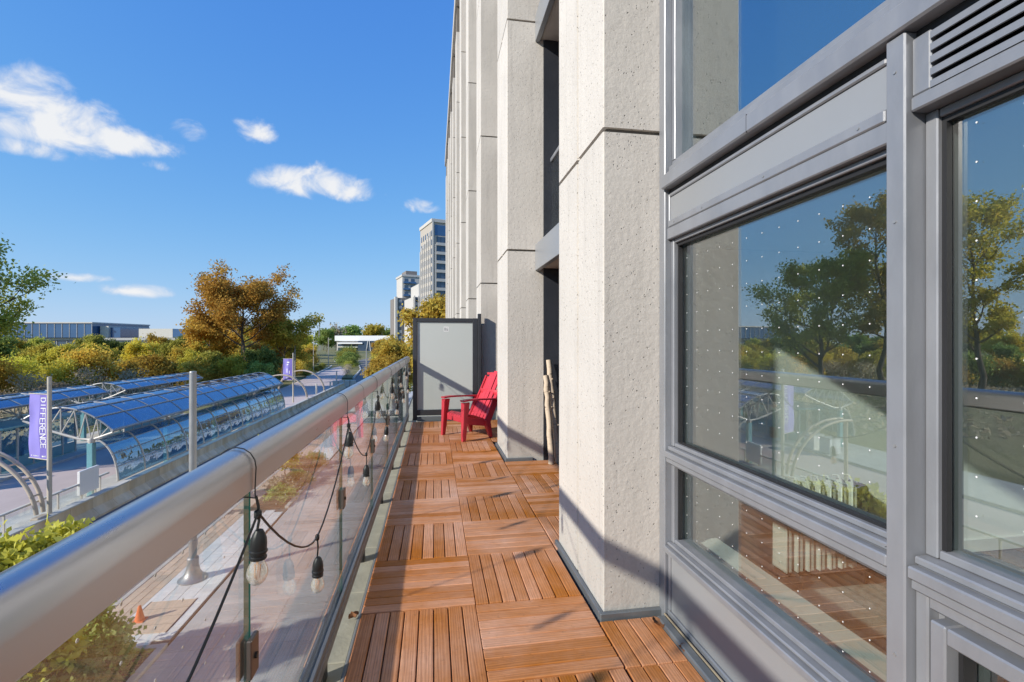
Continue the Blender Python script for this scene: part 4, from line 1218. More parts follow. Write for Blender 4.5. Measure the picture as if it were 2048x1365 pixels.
# ------------------------------------------------------------------ bus station canopies
def canopy(name, label, Y0, Y1, nb, mir, xoff=0.0):
    fx = (lambda x: -44.4 - x) if mir else (lambda x: x)
    T_ = thing(name, label, 'canopy', (fx(-17.5), Y0, 0), 0, 'glass bus station canopies')
    bl = (Y1 - Y0) / nb
    wa = [(fx(-17.0 + 1.15 * math.cos(a)), .93 + 2.15 * math.sin(a)) for a in [R(78) * i / 12 for i in range(13)]]
    ra = [(fx(x), 4.70 - .215 * (x + 18.45) ** 2) for x in [-16.08 - 3.95 * i / 20 for i in range(21)]]
    def sheet(arc, i0, i1, mat_, nm):
        vs = []
        for (x, z) in arc[i0:i1 + 1]:
            vs += [(x, .03, z), (x, bl - .03, z), (x, .03, z - .025), (x, bl - .03, z - .025)]
        n_ = i1 - i0 + 1; fs = []
        for k in range(n_ - 1):
            a = 4 * k
            fs += [(a, a + 1, a + 5, a + 4), (a + 2, a + 6, a + 7, a + 3), (a, a + 4, a + 6, a + 2), (a + 1, a + 3, a + 7, a + 5)]
        fs += [(0, 2, 3, 1), (4 * n_ - 4, 4 * n_ - 3, 4 * n_ - 1, 4 * n_ - 2)]
        return MB().add([(x - fx(-17.5), y, z) for x, y, z in vs], fs).mesh(nm, mat_, 40)
    rp = [sheet(ra, 4 * i, 4 * i + 4, 'glass_can', 'roof_pane') for i in range(5)]
    wp = [sheet(wa, 3 * i, 3 * i + 3, 'glass_wall', 'wall_pane') for i in range(4)]
    rib = MB().tube([(x - fx(-17.5), 0, z - .0) for x, z in ra], .042, 6).mesh('rib', 'pole', 50)
    wrib = MB().tube([(x - fx(-17.5), 0, z) for x, z in wa], .048, 6).mesh('rib', 'steel', 50)
    for b in range(nb):
        for me_ in rp: put('roof_pane', me_, T_, (0, b * bl, 0))
        for me_ in wp: put('wall_pane', me_, T_, (0, b * bl, 0))
    tr_ = MB()
    low = [(-16.08, 3.40), (-16.7, 3.17), (-17.05, 3.06), (-17.6, 3.12), (-18.4, 3.4), (-19.0, 3.62), (-19.5, 3.85), (-20.03, 4.1)]
    low = [(fx(x) - fx(-17.5), z) for x, z in low]
    tr_.tube([(x, 0, z) for x, z in low], .06, 6)
    tops = [(fx(x) - fx(-17.5), 4.65 - .215 * (x + 18.45) ** 2) for x in (-16.3, -16.8, -17.3, -17.8, -18.4, -19.0, -19.7)]
    for i in range(7):
        tr_.tube([(tops[i][0], 0, tops[i][1]), (low[i + 1][0] if i < 6 else low[i][0], 0, low[i + 1][1] if i < 6 else low[i][1])], .03, 5)
        if i < 6: tr_.tube([(tops[i + 1][0], 0, tops[i + 1][1]), (low[i + 1][0], 0, low[i + 1][1])], .03, 5)
    tr_.lathe([(.12, -.14), (.16, 0), (.12, .14)], (fx(-17.05) - fx(-17.5), 0, 3.0), 10)
    trm = tr_.mesh('truss', 'steel', 50)
    colm = MB().box(fx(-17.05) - fx(-17.5) - .14, fx(-17.05) - fx(-17.5) + .14, -.14, .14, .17, 2.9, 0, .03).mesh('column', 'teal')
    for b in range(nb + 1):
        put('rib', rib, T_, (0, b * bl, 0)); put('rib', wrib, T_, (0, b * bl, 0))
        if b % 3 == 0 or b == nb:
            put('truss', trm, T_, (0, b * bl, 0)); put('column', colm, T_, (0, b * bl, 0))
    for i in range(0, 21, 4): part('purlin', MB().tube([(ra[i][0], Y0 - .1, ra[i][1] + .02), (ra[i][0], Y1 + .1, ra[i][1] + .02)], .042 if i else .075, 6), 'pole', T_, 50)
    for i in range(0, 13, 3): part('purlin', MB().tube([(wa[i][0], Y0 - .05, wa[i][1]), (wa[i][0], Y1 + .05, wa[i][1])], .03, 6), 'pole', T_, 50)
    return T_


canopy('glass_canopy', 'long barrel glass canopy behind the stained wall', 27.1, 54.5, 12, False)
canopy('glass_canopy', 'nearer half of the blue glass canopy across the bus lane', 31.0, 40.6, 5, True)
canopy('glass_canopy', 'farther half of the blue glass canopy across the bus lane', 42.6, 55.4, 6, True)


def arch(y, label, full=True):
    A = thing('steel_arch', label, 'arch', (-15.6, y, .9), 0, 'curved steel arches')
    for s_, dy in (('chord', -.16), ('chord', .16)):
        pts = [(-18.7 + 3.1 * math.cos(a), y + dy * (1 + .8 * math.sin(a)), .9 + 3.0 * math.sin(a)) for a in [R(4) + (R(172) if full else R(92)) * i / 26 for i in range(27)]]
        part('chord', MB().tube(pts, .075, 8), 'tube', A, 50)
    for i in range(1, 12):
        a = R(4) + R(172) * i / 12
        if not full and a > R(95): break
        part('tie', MB().tube([(-18.7 + 3.1 * math.cos(a), y - .3, .9 + 3.0 * math.sin(a)), (-18.7 + 3.1 * math.cos(a), y + .3, .9 + 3.0 * math.sin(a))], .04, 6), 'tube', A, 50)
    if not full: part('post', MB().tube([(-18.95, y, .1), (-18.95, y, 3.88)], .09, 10), 'tube', A, 50)
    part('foot', MB().box(-15.75, -15.45, y - .3, y + .3, .80, 1.0, 0, .03), 'tube', A)


arch(21.9, 'twin tan steel arch springing from the near barrier wall', False)
arch(62.6, 'steel arch next to the violet far banner')
arch(72.0, 'farthest steel arch over the bus lane')

# glazed waiting shelters on the far platform
for i, (ya, yb, lab) in enumerate(((32.6, 38.6, 'nearer teal glazed waiting shelter under the far canopy'), (44.0, 50.0, 'farther teal glazed waiting shelter under the far canopy'))):
    S = thing('waiting_shelter', lab, 'shelter', (-26.2, ya, .17), 0, 'waiting shelters')
    n_ = 5
    for k in range(n_ + 1):
        yy = ya + (yb - ya) * k / n_
        for xx in (-25.3, -27.0): part('post', MB().box(xx - .05, xx + .05, yy - .05, yy + .05, .17, 2.75), 'steel', S)
        if k < n_:
            part('glass_pane', MB().box(-25.31, -25.295, yy + .06, yy + (yb - ya) / n_ - .06, .95, 2.6), 'glass_wall', S)
            part('base_panel', MB().box(-25.33, -25.28, yy + .06, yy + (yb - ya) / n_ - .06, .25, .9, 0, .01), 'teal', S)
            part('glass_pane', MB().box(-27.01, -26.995, yy + .06, yy + (yb - ya) / n_ - .06, .3, 2.6), 'glass_wall', S)
    part('roof', MB().box(-27.3, -25.0, ya - .2, yb + .2, 2.76, 2.92, 0, .03), 'teal', S)
for i, yy in enumerate((29.4, 30.8)):
    bx = thing('utility_cabinet', ('left' if i == 0 else 'right') + ' one of two pale cabinets on the far platform', 'cabinet', (-25.0, yy, .17), 0, 'pale cabinets')
    part('body', MB().box(-.45, .45, -.45, .45, 0, 1.05, 0, .03), 'white', bx, local=True)
    part('lid', MB().box(-.48, .48, -.48, .48, 1.051, 1.11, 0, .02), 'steel', bx, local=True)
    part('door', MB().box(.451, .465, -.36, .36, .1, .95, 0, .004), 'white', bx, local=True)

# far end of the wall: bollards, booth, planter boxes
for i, (x, y, h) in enumerate(((-17.6, 76, 1.6), (-16.4, 80, 1.5), (-19.5, 101, 2.0))):
    B_ = thing('bollard', ('first', 'second', 'third')[i] + ' pale post past the far end of the barrier wall', 'bollard', (x, y, .02), 0, 'pale posts')
    part('post', MB().lathe([(.13, 0), (.13, h), (.10, h + .05), (.02, h + .06)], n=12), 'cap', B_, 40, local=True)
bt = thing('concrete_block', 'pale concrete blocks at the far end of the barrier wall', 'block', (-16.0, 88, .02))
for i in range(4): part('block', MB().box(-1.6 + i * .95, -.75 + i * .95, -.4 + .25 * i, .4 + .25 * i, 0, 1.1, 0, .03), 'cap', bt, local=True)


def far_pole(x, y, h, label, arm=0.0, mat_='pole_tan'):
    P_ = thing('street_light', label, 'street light', (x, y, 0), 0, 'slim poles beyond the bus lane')
    part('shaft', MB().lathe([(.11, 0), (.09, h * .5), (.07, h), (.01, h + .02)], n=8), mat_, P_, 40, local=True)
    if arm:
        part('arm', MB().tube([(0, 0, h - .7), (arm * .5, 0, h - .45), (arm, 0, h - .45)], .045, 6), mat_, P_, 40, local=True)
        part('lamp_head', MB().box(arm - .25, arm + .3, -.14, .14, h - .56, h - .42, 0, .03), 'pole', P_, local=True)


far_pole(-84, 150, 9.2, 'leftmost slim light pole among the bushes', .8)
far_pole(-73, 145, 9.0, 'second slim light pole among the bushes', .8)
far_pole(-60.5, 124, 6.5, 'short slim pole right of the two lights in the bushes')
far_pole(-40, 108, 8.2, 'light pole with long arm in front of the rust coloured tree', 3.6, 'pole')
far_pole(-27.2, 100, 8.4, 'grey light pole just right of the violet far banner', 0, 'pole')
far_pole(-29.4, 124, 8.6, 'light pole at the kerb of the curving lane by orange shrubs', .7)
far_pole(-32.4, 155, 9.2, 'light pole at the bend of the curving lane', .7)
far_pole(-35.0, 168, 9.4, 'farthest light pole on the left of the curving lane', .7)
far_pole(-9.6, 71, 7.0, 'light pole on the right of the street near the handrail', 0, 'pole')
far_pole(-13.4, 140, 9.0, 'tall light pole before the far dark brick tower', .6)

# ------------------------------------------------------------------ far buildings
def face_windows(T_, me, cols, rows, x0, dx, z0, dz, y, axis='x'):
    for i in range(cols):
        for j in range(rows):
            loc = (x0 + dx * i, y, z0 + dz * j) if axis == 'x' else (y, x0 + dx * i, z0 + dz * j)
            put('window', me, T_, loc)


# tall stone tower
ta = thing('stone_tower', 'tall pale stone tower with dark window bands at the end of the facade', 'building', (-.6, 165, 0), R(17))
part('wall', MB().box(0, 14, 0, 15, 0, 49), 'stone', ta, local=True)
m = MB()
for x in (0, .95): m.box(x - .06, x + .45, -.35, 0.02, 0, 41.5 if x else 49.5)
for i in range(6): m.box(-.35, .02, 1.2 + 2.5 * i, 2.0 + 2.5 * i, 0, 46 - 1.0 * i)
part('pier', m, 'stone_lt', ta, local=True)
part('parapet', MB().box(-.3, 14.3, -.3, 15.3, 49.01, 50.2, 0, .05), 'stone_lt', ta, local=True)
wm = MB().box(1.6, 9, -.03, .10, 0, 2.0, 0, 0)
wband = wm.mesh('window_band', 'glass_far')
lite = MB()
for i in range(6): lite.box(1.6 + 1.4 * i, 1.7 + 1.4 * i, -.06, .0, 0, 2.0)
lite_me = lite.mesh('mullion', 'frame_dark')
ledge = MB().box(1.5, 9, -.5, 0.0, -1.1, -.1).mesh('ledge', 'stone_lt')
for j in range(13):
    z0 = 5 + 3.1 * j
    w = put('window_band', wband, ta, (0, 0, z0)); put('mullion', lite_me, w); put('ledge', ledge, ta, (0, 0, z0))
wbig = put('window_band', MB().box(.9, 9, -.05, .1, 0, 3.6).mesh('window_band_big', 'glass_blue'), ta, (0, 0, 44.6))
wsm = MB().box(-.08, .1, -.5, .5, 0, 1.9).mesh('window', 'glass_far')
face_windows(ta, wsm, 6, 14, .5, 2.5, 4, 3.1, 0, 'y')

# lower stone wing between the towers
wg = thing('stone_wing', 'lower curved pale wing between the two far towers', 'building', (-8.6, 205, 0), R(14))
part('wall', MB().box(0, 9, 0, 20, 0, 27), 'stone_lt', wg, local=True)
part('upper_wall', MB().box(3, 9, 3, 20, 27.01, 33), 'stone_lt', wg, local=True)
m = MB()
for i in range(5): m.box(.3 + 1.7 * i, .75 + 1.7 * i, -.4, .01, 0, 27.5)
part('pier', m, 'stone_lt', wg, local=True)
wsm2 = MB().box(-.5, .5, -.06, .1, 0, 1.8).mesh('window', 'glass_far')
face_windows(wg, wsm2, 5, 8, 1.4, 1.7, 3, 3.1, 0)

# dark brick tower with pale top
tb = thing('brick_tower', 'grey brick tower with pale set-back top storeys left of the stone tower', 'building', (-15.6, 256, 0), R(16))
part('wall', MB().box(-4, 9, 0, 16, 0, 31), 'stone_dk', tb, local=True)
part('corner_pier', MB().box(-4.6, -3.4, -.4, 2, 0, 31.5), 'stone_lt', tb, local=True)
part('upper_wall', MB().box(-.5, 9, 1.5, 16, 31.01, 42.5), 'stone_lt', tb, local=True)
part('roof_edge', MB().box(-.9, 9.4, 1.1, 16.4, 42.51, 43.6, 0, .05), 'stone_lt', tb, local=True)
part('penthouse', MB().box(2, 8, 4, 14, 43.61, 46), 'stone_dk', tb, local=True)
wsm3 = MB().box(-.75, .75, -.05, .1, 0, 1.5).mesh('window', 'stone_lt')
face_windows(tb, wsm3, 4, 9, -1.9, 3.0, 3, 3.2, 0)
wsm4 = MB().box(-.9, .9, 0, .15, 0, 2.2)
balc = MB().box(-1.6, 1.6, -1.3, .0, 0, 1.0, 0, .1).mesh('balcony', 'glass_blue')
for i in range(2):
    for j in range(3): put('balcony', balc, tb, (1.6 + 3.4 * i, 1.5, 32 + 3.4 * j))
wd = MB().box(-1.0, 1.0, -.05, .1, 0, 2.3).mesh('window', 'glass_far')
for i in range(2): 
    for j in range(3): put('window', wd, tb, (1.6 + 3.4 * i, 1.5, 32.4 + 3.4 * j))
for i in range(2): put('window', MB().box(-1.0, 1.0, -.05, .1, 0, 4).mesh('window_tall', 'glass_far'), tb, (-1.0 + 2.6 * i, 0, 25.5))

# white civic building at the end of the street
wb = thing('civic_building', 'low white building with slanted glass entrance at the end of the street', 'building', (-81, 408, 0), R(-9))
part('roof_band', MB().box(0, 50, 2, 30, 8.6, 13.0, 0, .2), 'white', wb, local=True)
part('wing_wall', MB().box(1, 22, 4, 30, 0, 8.59), 'stone_lt', wb, local=True)
part('canopy_band', MB().box(4, 24, -2, 3.9, 6.2, 7.4, 0, .1), 'white', wb, local=True)
part('mid_band', MB().box(6, 19, 1, 3.9, 3.3, 4.4), 'white', wb, local=True)
part('ground_glazing', MB().box(2, 22, 3.8, 3.95, .3, 3.2), 'glass_far', wb, local=True)
part('upper_glazing', MB().box(2, 22, 3.8, 3.95, 4.5, 6.1), 'glass_far', wb, local=True)
part('glass_entrance', MB().add([(20, -1, 0), (34, -1, 0), (36, -1, 8.5), (20, -1, 8.5), (20, 4, 0), (34, 4, 0), (36, 4, 8.5), (20, 4, 8.5)], [(0, 1, 2, 3), (7, 6, 5, 4), (0, 4, 5, 1), (1, 5, 6, 2), (2, 6, 7, 3), (3, 7, 4, 0)]), 'glass_far', wb, local=True)
for i, (a, b) in enumerate(((34, 36.6), (30.5, 29.5), (27, 28.2))): part('strut', MB().bar((a, -1.3, 0), (b, -1.3, 8.6), .9 if i == 0 else .35, .4), 'white', wb, local=True)
part('right_glazing', MB().box(36.5, 44, 3, 4, 0, 8.5), 'glass_far', wb, local=True)
for i in range(4): part('fin', MB().box(37 + 2.1 * i, 37.4 + 2.1 * i, 2.4, 2.98, 0, 8.5), 'stone_lt', wb, local=True)
part('right_wall', MB().box(44.1, 50, 3, 20, 0, 8.5), 'stone_dk', wb, local=True)

# blue glass office building
gb = thing('office_building', 'long low blue glass office building behind the autumn trees', 'building', (-157, 219, 0), R(-9.3))
def block(x0, x1, y0, y1, z0, z1, mat_, nm='wall'): return part(nm, MB().box(x0, x1, y0, y1, z0, z1), mat_, gb, local=True)
block(-30, 22, 0, 30, 9.7, 15.4, 'glass_blue', 'glass_storey'); block(-30.5, 22.5, -.5, 30, 15.41, 15.9, 'stone_lt', 'roof_edge')
block(-40, 62, 2, 34, 0, 8.6, 'glass_far', 'glass_storey'); block(-40.5, 62.5, 1.5, 34, 8.61, 9.6, 'pole', 'floor_band')
block(22.6, 26, 3, 25, 9.7, 14.4, 'cap', 'stair_core'); block(26.1, 30, 4, 25, 9.7, 13.8, 'glass_blue', 'glass_storey')
block(36, 50, 6, 25, 9.7, 13.4, 'cap', 'plant_room'); block(50.1, 55, 6, 25, 9.7, 13.2, 'glass_blue', 'glass_storey'); block(57, 61.5, 6, 25, 9.7, 12.6, 'pole', 'plant_room')
mull = MB().box(-.09, .09, -.15, 0, 9.7, 15.4).mesh('mullion', 'pole')
for i in range(18): put('mullion', mull, gb, (-29 + 3 * i, 0, 0))
mull2 = MB().box(-.12, .12, -.2, 0, 0, 8.6).mesh('mullion', 'pole')
for i in range(25): put('mullion', mull2, gb, (-39 + 4.1 * i, 2, 0))

ms = thing('radio_mast', 'thin lattice radio mast on the horizon left of the white building', 'mast', (-95, 420, 0))
m = MB()
for sx, sy in ((-.8, -.8), (.8, -.8), (.8, .8), (-.8, .8)): m.tube([(sx, sy, 0), (sx * .15, sy * .15, 25)], .14, 5)
for i in range(10):
    a = .8 * (1 - .085 * i); b = .8 * (1 - .085 * (i + 1)); m.tube([(-a, -a, 2.5 * i), (b, -b, 2.5 * i + 2.5)], .09, 4); m.tube([(a, -a, 2.5 * i), (-b, -b, 2.5 * i + 2.5)], .09, 4)
m.tube([(0, 0, 25), (0, 0, 28)], .07, 5)
part('lattice', m, 'pole', ms, local=True)

# ------------------------------------------------------------------ vegetation
def leaves_mesh(name, centers, tones, size, mat_, rng, flat=0.0, aspect=1.7):
    """one small pointed quad per centre"""
    n = len(centers)
    a = rng.normal(size=(n, 3)); a /= np.linalg.norm(a, axis=1)[:, None]
    b = rng.normal(size=(n, 3)); b[:, 2] *= (1 - flat)
    b -= a * (a * b).sum(1)[:, None]; b /= np.linalg.norm(b, axis=1)[:, None] + 1e-9
    s_ = size * rng.uniform(.65, 1.35, (n, 1))
    va = a * s_ * aspect * .5; vb = b * s_ * .5
    bend = np.cross(a, b) * s_ * .12
    V = np.stack([centers - va, centers + vb + bend, centers + va, centers - vb + bend], 1).reshape(-1, 3).astype(np.float32)
    me = bpy.data.meshes.new(name)
    me.vertices.add(4 * n); me.vertices.foreach_set('co', V.ravel())
    me.loops.add(4 * n); me.loops.foreach_set('vertex_index', np.arange(4 * n, dtype=np.int32))
    me.polygons.add(n); me.polygons.foreach_set('loop_start', np.arange(0, 4 * n, 4, dtype=np.int32))
    at = me.attributes.new('tone', 'FLOAT', 'FACE'); at.data.foreach_set('value', tones.astype(np.float32))
    me.materials.append(mat_); me.update(); me.validate()
    return me


def tree_meshes(seed, H, R_, base, n_limb, leaf, per, mat_, shape='round', tr=None, bark='bark', sub=4, twig=3, lean=0.0, gaps=.12):
    """(wood mesh, crown mesh); crown radius R_, first limbs at height base"""
    rg = random.Random(seed); rng = np.random.default_rng(seed)
    wood_ = MB(); tr = tr or H * .018
    pts, rad = [], []
    n = 8; x = y = 0
    for i in range(n + 1):
        z = H * .86 * i / n
        pts.append((x, y, z)); rad.append(tr * (1.25 if i == 0 else 1) * (1 - .86 * i / n))
        x += rg.uniform(-.02, .02) * H + lean * H / n; y += rg.uniform(-.02, .02) * H
    wood_.tube(pts, rad, 8)
    def at(z):
        f = min(max(z / (H * .86) * n, 0), n - 1e-3); i = int(f); f -= i
        return Vector(pts[i]).lerp(Vector(pts[i + 1]), f), rad[i] * (1 - f) + rad[i + 1] * f
    ends = []
    def env(h):         # crown half width at relative height h (0 = lowest limb, 1 = top)
        if shape == 'round': return max(.25, math.sin(math.pi * min(.97, .18 + h * .80)) ** .7)
        if shape == 'vase': return max(.3, .45 + .65 * h) if h < .75 else max(.3, 1.0 - (h - .75) * 2.6)
        return max(.15, 1 - h * .85)
    def branch(p, d, L, r, lev):
        k = 4; q = [p]; dd = d.copy()
        for i in range(k):
            dd = (dd + Vector((rg.uniform(-.28, .28), rg.uniform(-.28, .28), rg.uniform(-.08, .22)))).normalized()
            q.append(q[-1] + dd * L / k)
        if r > .008: wood_.tube(q, [max(.006, r * (1 - .7 * i / k)) for i in range(k + 1)], 5 if lev else 6)
        if lev >= 2:
            ends.append((q[-1], L)); ends.append((q[2], L)); return
        for j in range(sub if lev == 0 else twig):
            f = .35 + .65 * (j + rg.random()) / (sub if lev == 0 else twig)
            i = min(int(f * k), k - 1); bp = q[i].lerp(q[i + 1], f * k - i)
            nd = (dd + Vector((rg.uniform(-1, 1), rg.uniform(-1, 1), rg.uniform(-.45, .75))) * .85).normalized()
            branch(bp, nd, L * rg.uniform(.40, .62), r * .48, lev + 1)
        ends.append((q[-1], L * .5))
    for i in range(n_limb):
        h = (i + rg.random()) / n_limb
        z = base + (H * .84 - base) * h
        p, r = at(z); an = i * 2.4 + rg.uniform(-.5, .5)
        up = .35 + .75 * h + rg.uniform(-.15, .2)
        d = Vector((math.cos(an), math.sin(an), up)).normalized()
        branch(p, d, R_ * env(h) * rg.uniform(.72, 1.05), max(.02, r * .62), 0)
    C, Tn = [], []
    for (e, L) in ends:
        if rg.random() < gaps: continue
        m_ = max(4, int(per * rg.uniform(.5, 1.5)))
        sg_ = leaf * 1.5 + L * .16
        C.append(rng.normal(size=(m_, 3)) * np.array([sg_, sg_, sg_ * .7]) + np.array(e))
        Tn.append(np.clip(rng.normal(rg.uniform(.25, .75), .17, m_), 0, 1))
    me_w = wood_.mesh('trunk', bark, 60)
    me_c = leaves_mesh('crown', np.concatenate(C), np.concatenate(Tn), leaf, LEAF[mat_], rng)
    return me_w, me_c


def bush_meshes(seed, H, R_, n_leaf, leaf, mat_, bark='bark', clumps=26):
    rg = random.Random(seed); rng = np.random.default_rng(seed)
    w = MB(); C, Tn = [], []
    for i in range(7):
        an = rg.uniform(0, 6.28); t_ = rg.uniform(.3, .95)
        e = Vector((math.cos(an) * R_ * t_ * .8, math.sin(an) * R_ * t_ * .8, H * rg.uniform(.55, .95)))
        mid = e * .5 + Vector((rg.uniform(-.2, .2), rg.uniform(-.2, .2), H * .06))
        w.tube([(0, 0, 0), mid, e], [H * .018, H * .012, H * .004], 5)
    for i in range(clumps):
        an = rg.uniform(0, 6.28); ph = rg.random() ** .7
        rr = R_ * rg.uniform(.45, .95) * math.cos(ph * 1.25)
        c = np.array([math.cos(an) * rr, math.sin(an) * rr, H * (.16 + .78 * ph) * rg.uniform(.85, 1.05)])
        m_ = n_leaf // clumps; sg_ = min(R_, H) * rg.uniform(.13, .23)
        C.append(rng.normal(size=(m_, 3)) * np.array([sg_, sg_, sg_ * .75]) + c)
        Tn.append(np.clip(rng.normal(rg.uniform(.2, .8), .18, m_), 0, 1))
    c = np.concatenate(C); c[:, 2] = np.maximum(c[:, 2], .05)
    return w.mesh('stem', bark, 60), leaves_mesh('foliage', c, np.concatenate(Tn), leaf, LEAF[mat_], rng)


def plant(name, meshes, label, cat, loc, rz=0.0, sc=1.0, group=None, mat_=None):
    t_ = thing(name, label, cat, loc, rz, group)
    t_.scale = (sc, sc, sc * 1.0)
    put(meshes[0].name.split('.')[0], meshes[0], t_)
    c = put(meshes[1].name.split('.')[0], meshes[1], t_)
    if mat_:
        c.material_slots[0].link = 'OBJECT'; c.material_slots[0].material = LEAF[mat_]
    return t_


# big trees beyond the bus lane, also mirrored in the window
plant('tall_tree', tree_meshes(21, 20.5, 9.2, 2.4, 20, .25, 46, 'olive', 'round', .42, gaps=.2), 'tall olive green tree at the left edge of the view', 'tree', (-57.6, 66.2, .6), .4)
plant('tall_tree', tree_meshes(22, 29.5, 8.0, 7.0, 18, .27, 38, 'mixed', 'vase', .42, gaps=.22), 'tall autumn tree mirrored in the left near window', 'tree', (-63.0, 60.2, .6), 1.2)
plant('tall_tree', tree_meshes(23, 26.6, 8.0, 5.5, 17, .26, 34, 'mixed', 'vase', .40, gaps=.22), 'sparse orange tree mirrored in the right near window', 'tree', (-67.8, 51.3, .6), 2.2)
# rust coloured oak
plant('oak_tree', tree_meshes(31, 17.4, 8.2, 6.5, 17, .24, 62, 'rust', 'round', .42, sub=5), 'large rust coloured spreading tree behind the canopy', 'tree', (-33.4, 93, 0), .8)
plant('oak_tree', tree_meshes(33, 12.0, 6.0, 3.0, 12, .30, 40, 'rust', 'round', .25), 'smaller rust tree leaning out left of the large rust tree', 'tree', (-45.0, 104, 0), .3)
plant('oak_tree', tree_meshes(34, 10.6, 6.2, 2.6, 12, .28, 44, 'mixed', 'round', .25), 'dark olive tree right beneath the large rust tree', 'tree', (-29.8, 101, 0), 1.0)

SM = {}
for i, mt in enumerate(('green', 'olive', 'yellow', 'gold', 'rust', 'orange')):
    SM[mt] = (tree_meshes(50 + i, 8.0, 3.4, 1.3, 11, .22, 44, mt, 'round', .13, gaps=.08), bush_meshes(70 + i, 4.0, 3.2, 7600, .17, mt, clumps=34))
dryb = (bush_meshes(81, 3.4, 2.4, 900, .12, 'dry', 'bark_grey'), bush_meshes(82, 1.4, 2.2, 2000, .13, 'dry', 'bark_grey'))

rg = random.Random(77)
WORDS = dict(green='green', olive='olive green', yellow='bright yellow', gold='golden', rust='rust brown', orange='orange')
def polar(az, d): return (-math.sin(R(az)) * d, math.cos(R(az)) * d)
# (azimuth left of the street axis, distance, height, colour): band of small trees behind the meadow
BAND = []
for d, hmin, hmax, n_, a0, a1 in ((98, 4.2, 6.0, 24, 19.5, 74), (118, 6.0, 8.0, 24, 16.5, 72), (146, 7.0, 9.0, 24, 15, 72)):
    for i in range(n_):
        az = a0 + (a1 - a0) * (i + rg.uniform(.15, .85)) / n_
        BAND.append((az, d + rg.uniform(-7, 7), rg.uniform(hmin, hmax), None))
ORD = ['first', 'second', 'third', 'fourth', 'fifth', 'sixth', 'seventh', 'eighth', 'ninth', 'tenth', 'eleventh', 'twelfth', 'thirteenth', 'fourteenth', 'fifteenth', 'sixteenth', 'seventeenth', 'eighteenth', 'nineteenth', 'twentieth'] + [str(i) + 'th' for i in range(21, 40)]
count = {}
def nth(key):
    count[key] = count.get(key, -1) + 1
    return ORD[count[key]]
for bi, (az, d, h, c_) in enumerate(BAND):
    row = ('front', 'middle', 'back')[bi // 24]
    if az < 24: c_ = rg.choice(['orange', 'orange', 'gold', 'rust', 'olive'])
    elif az < 29: c_ = rg.choice(['olive', 'gold', 'yellow', 'yellow', 'green', 'gold'])
    elif az < 33.2: c_ = rg.choice(['green', 'olive', 'rust', 'yellow', 'orange', 'green', 'yellow'])
    elif az < 36: c_ = rg.choice(['yellow', 'gold', 'yellow', 'olive'])
    else: c_ = rg.choice(['green', 'olive', 'yellow', 'gold', 'rust', 'green'])
    x, y = polar(az, d)
    z = 0.9 if x < -50 else 0
    use_t = h > 6 or rg.random() < .35
    me_ = SM[c_][0 if use_t else 1]
    kd = 'tree' if use_t else 'shrub'
    plant('small_tree' if use_t else 'shrub', me_, f"{nth((row, c_, kd))} {WORDS[c_]} {kd} from the street in the thicket's {row} row", kd,
          (x, y, z - .3), rg.uniform(0, 6.28), h / (8.0 if use_t else 4.0), f"{WORDS[c_]} {kd}s of the thicket")
for i in range(9):
    az = 27 + 20 * (i + rg.random()) / 9; d = rg.uniform(84, 94); x, y = polar(az, d)
    plant('dry_shrub', dryb[i % 2], nth('bare') + ' bare grey-brown shrub from the street before the thicket', 'shrub', (x, y, .6 if x < -50 else 0), rg.uniform(0, 6.28), rg.uniform(.8, 1.3), 'bare shrubs of the thicket')
# yellow and green mass in front of the oak
for (x, y, h, c_, lab) in ((-44, 96, 7.0, 'gold', 'golden tree left in front of the large rust tree'), (-39.5, 88, 6.2, 'yellow', 'bright yellow tree in front of the large rust tree'),
                           (-36.0, 85, 6.0, 'olive', 'olive tree under the left limbs of the large rust tree'), (-31.5, 84, 5.6, 'yellow', 'yellow green tree just above the far canopy end'),
                           (-27.8, 84, 6.6, 'green', 'dark green tree right of the large rust tree'), (-26.4, 79, 4.6, 'green', 'bright green shrub left of the violet far banner')):
    plant('small_tree', SM[c_][0], lab, 'tree', (x, y, -.2), rg.uniform(0, 6), h / 8.0)
for i, (x, y, h) in enumerate(((-30.8, 112, 5.2), (-31.5, 121, 5.8), (-33.4, 130, 6.2), (-35.0, 140, 6.8), (-37, 152, 7.2), (-39.5, 165, 7.6), (-43, 180, 8.2), (-36.5, 118, 7.0), (-40, 132, 8))):
    plant('orange_shrub', SM['orange' if i % 3 else 'gold'][i % 2], f"{nth(('lane', i % 3 == 0))} nearest {('golden' if i % 3 == 0 else 'orange')} leafy shrub left of the curving lane", 'shrub', (x - 1.5, y, -.1), rg.uniform(0, 6), h / (4.0 if i % 2 else 8.0) * (.62 if i % 2 else .8), f"{('golden' if i % 3 == 0 else 'orange')} row left of the lane")
for i, (x, y) in enumerate(((-28.9, 115), (-29.6, 121), (-30.6, 131), (-31.6, 141), (-33.5, 152))):
    plant('hedge_plant', SM['olive'][1], nth('hedge') + ' nearest low clipped olive hedge plant along the lane kerb', 'hedge', (x, y, .0), rg.uniform(0, 6), .36, 'hedge plants on the lane kerb')
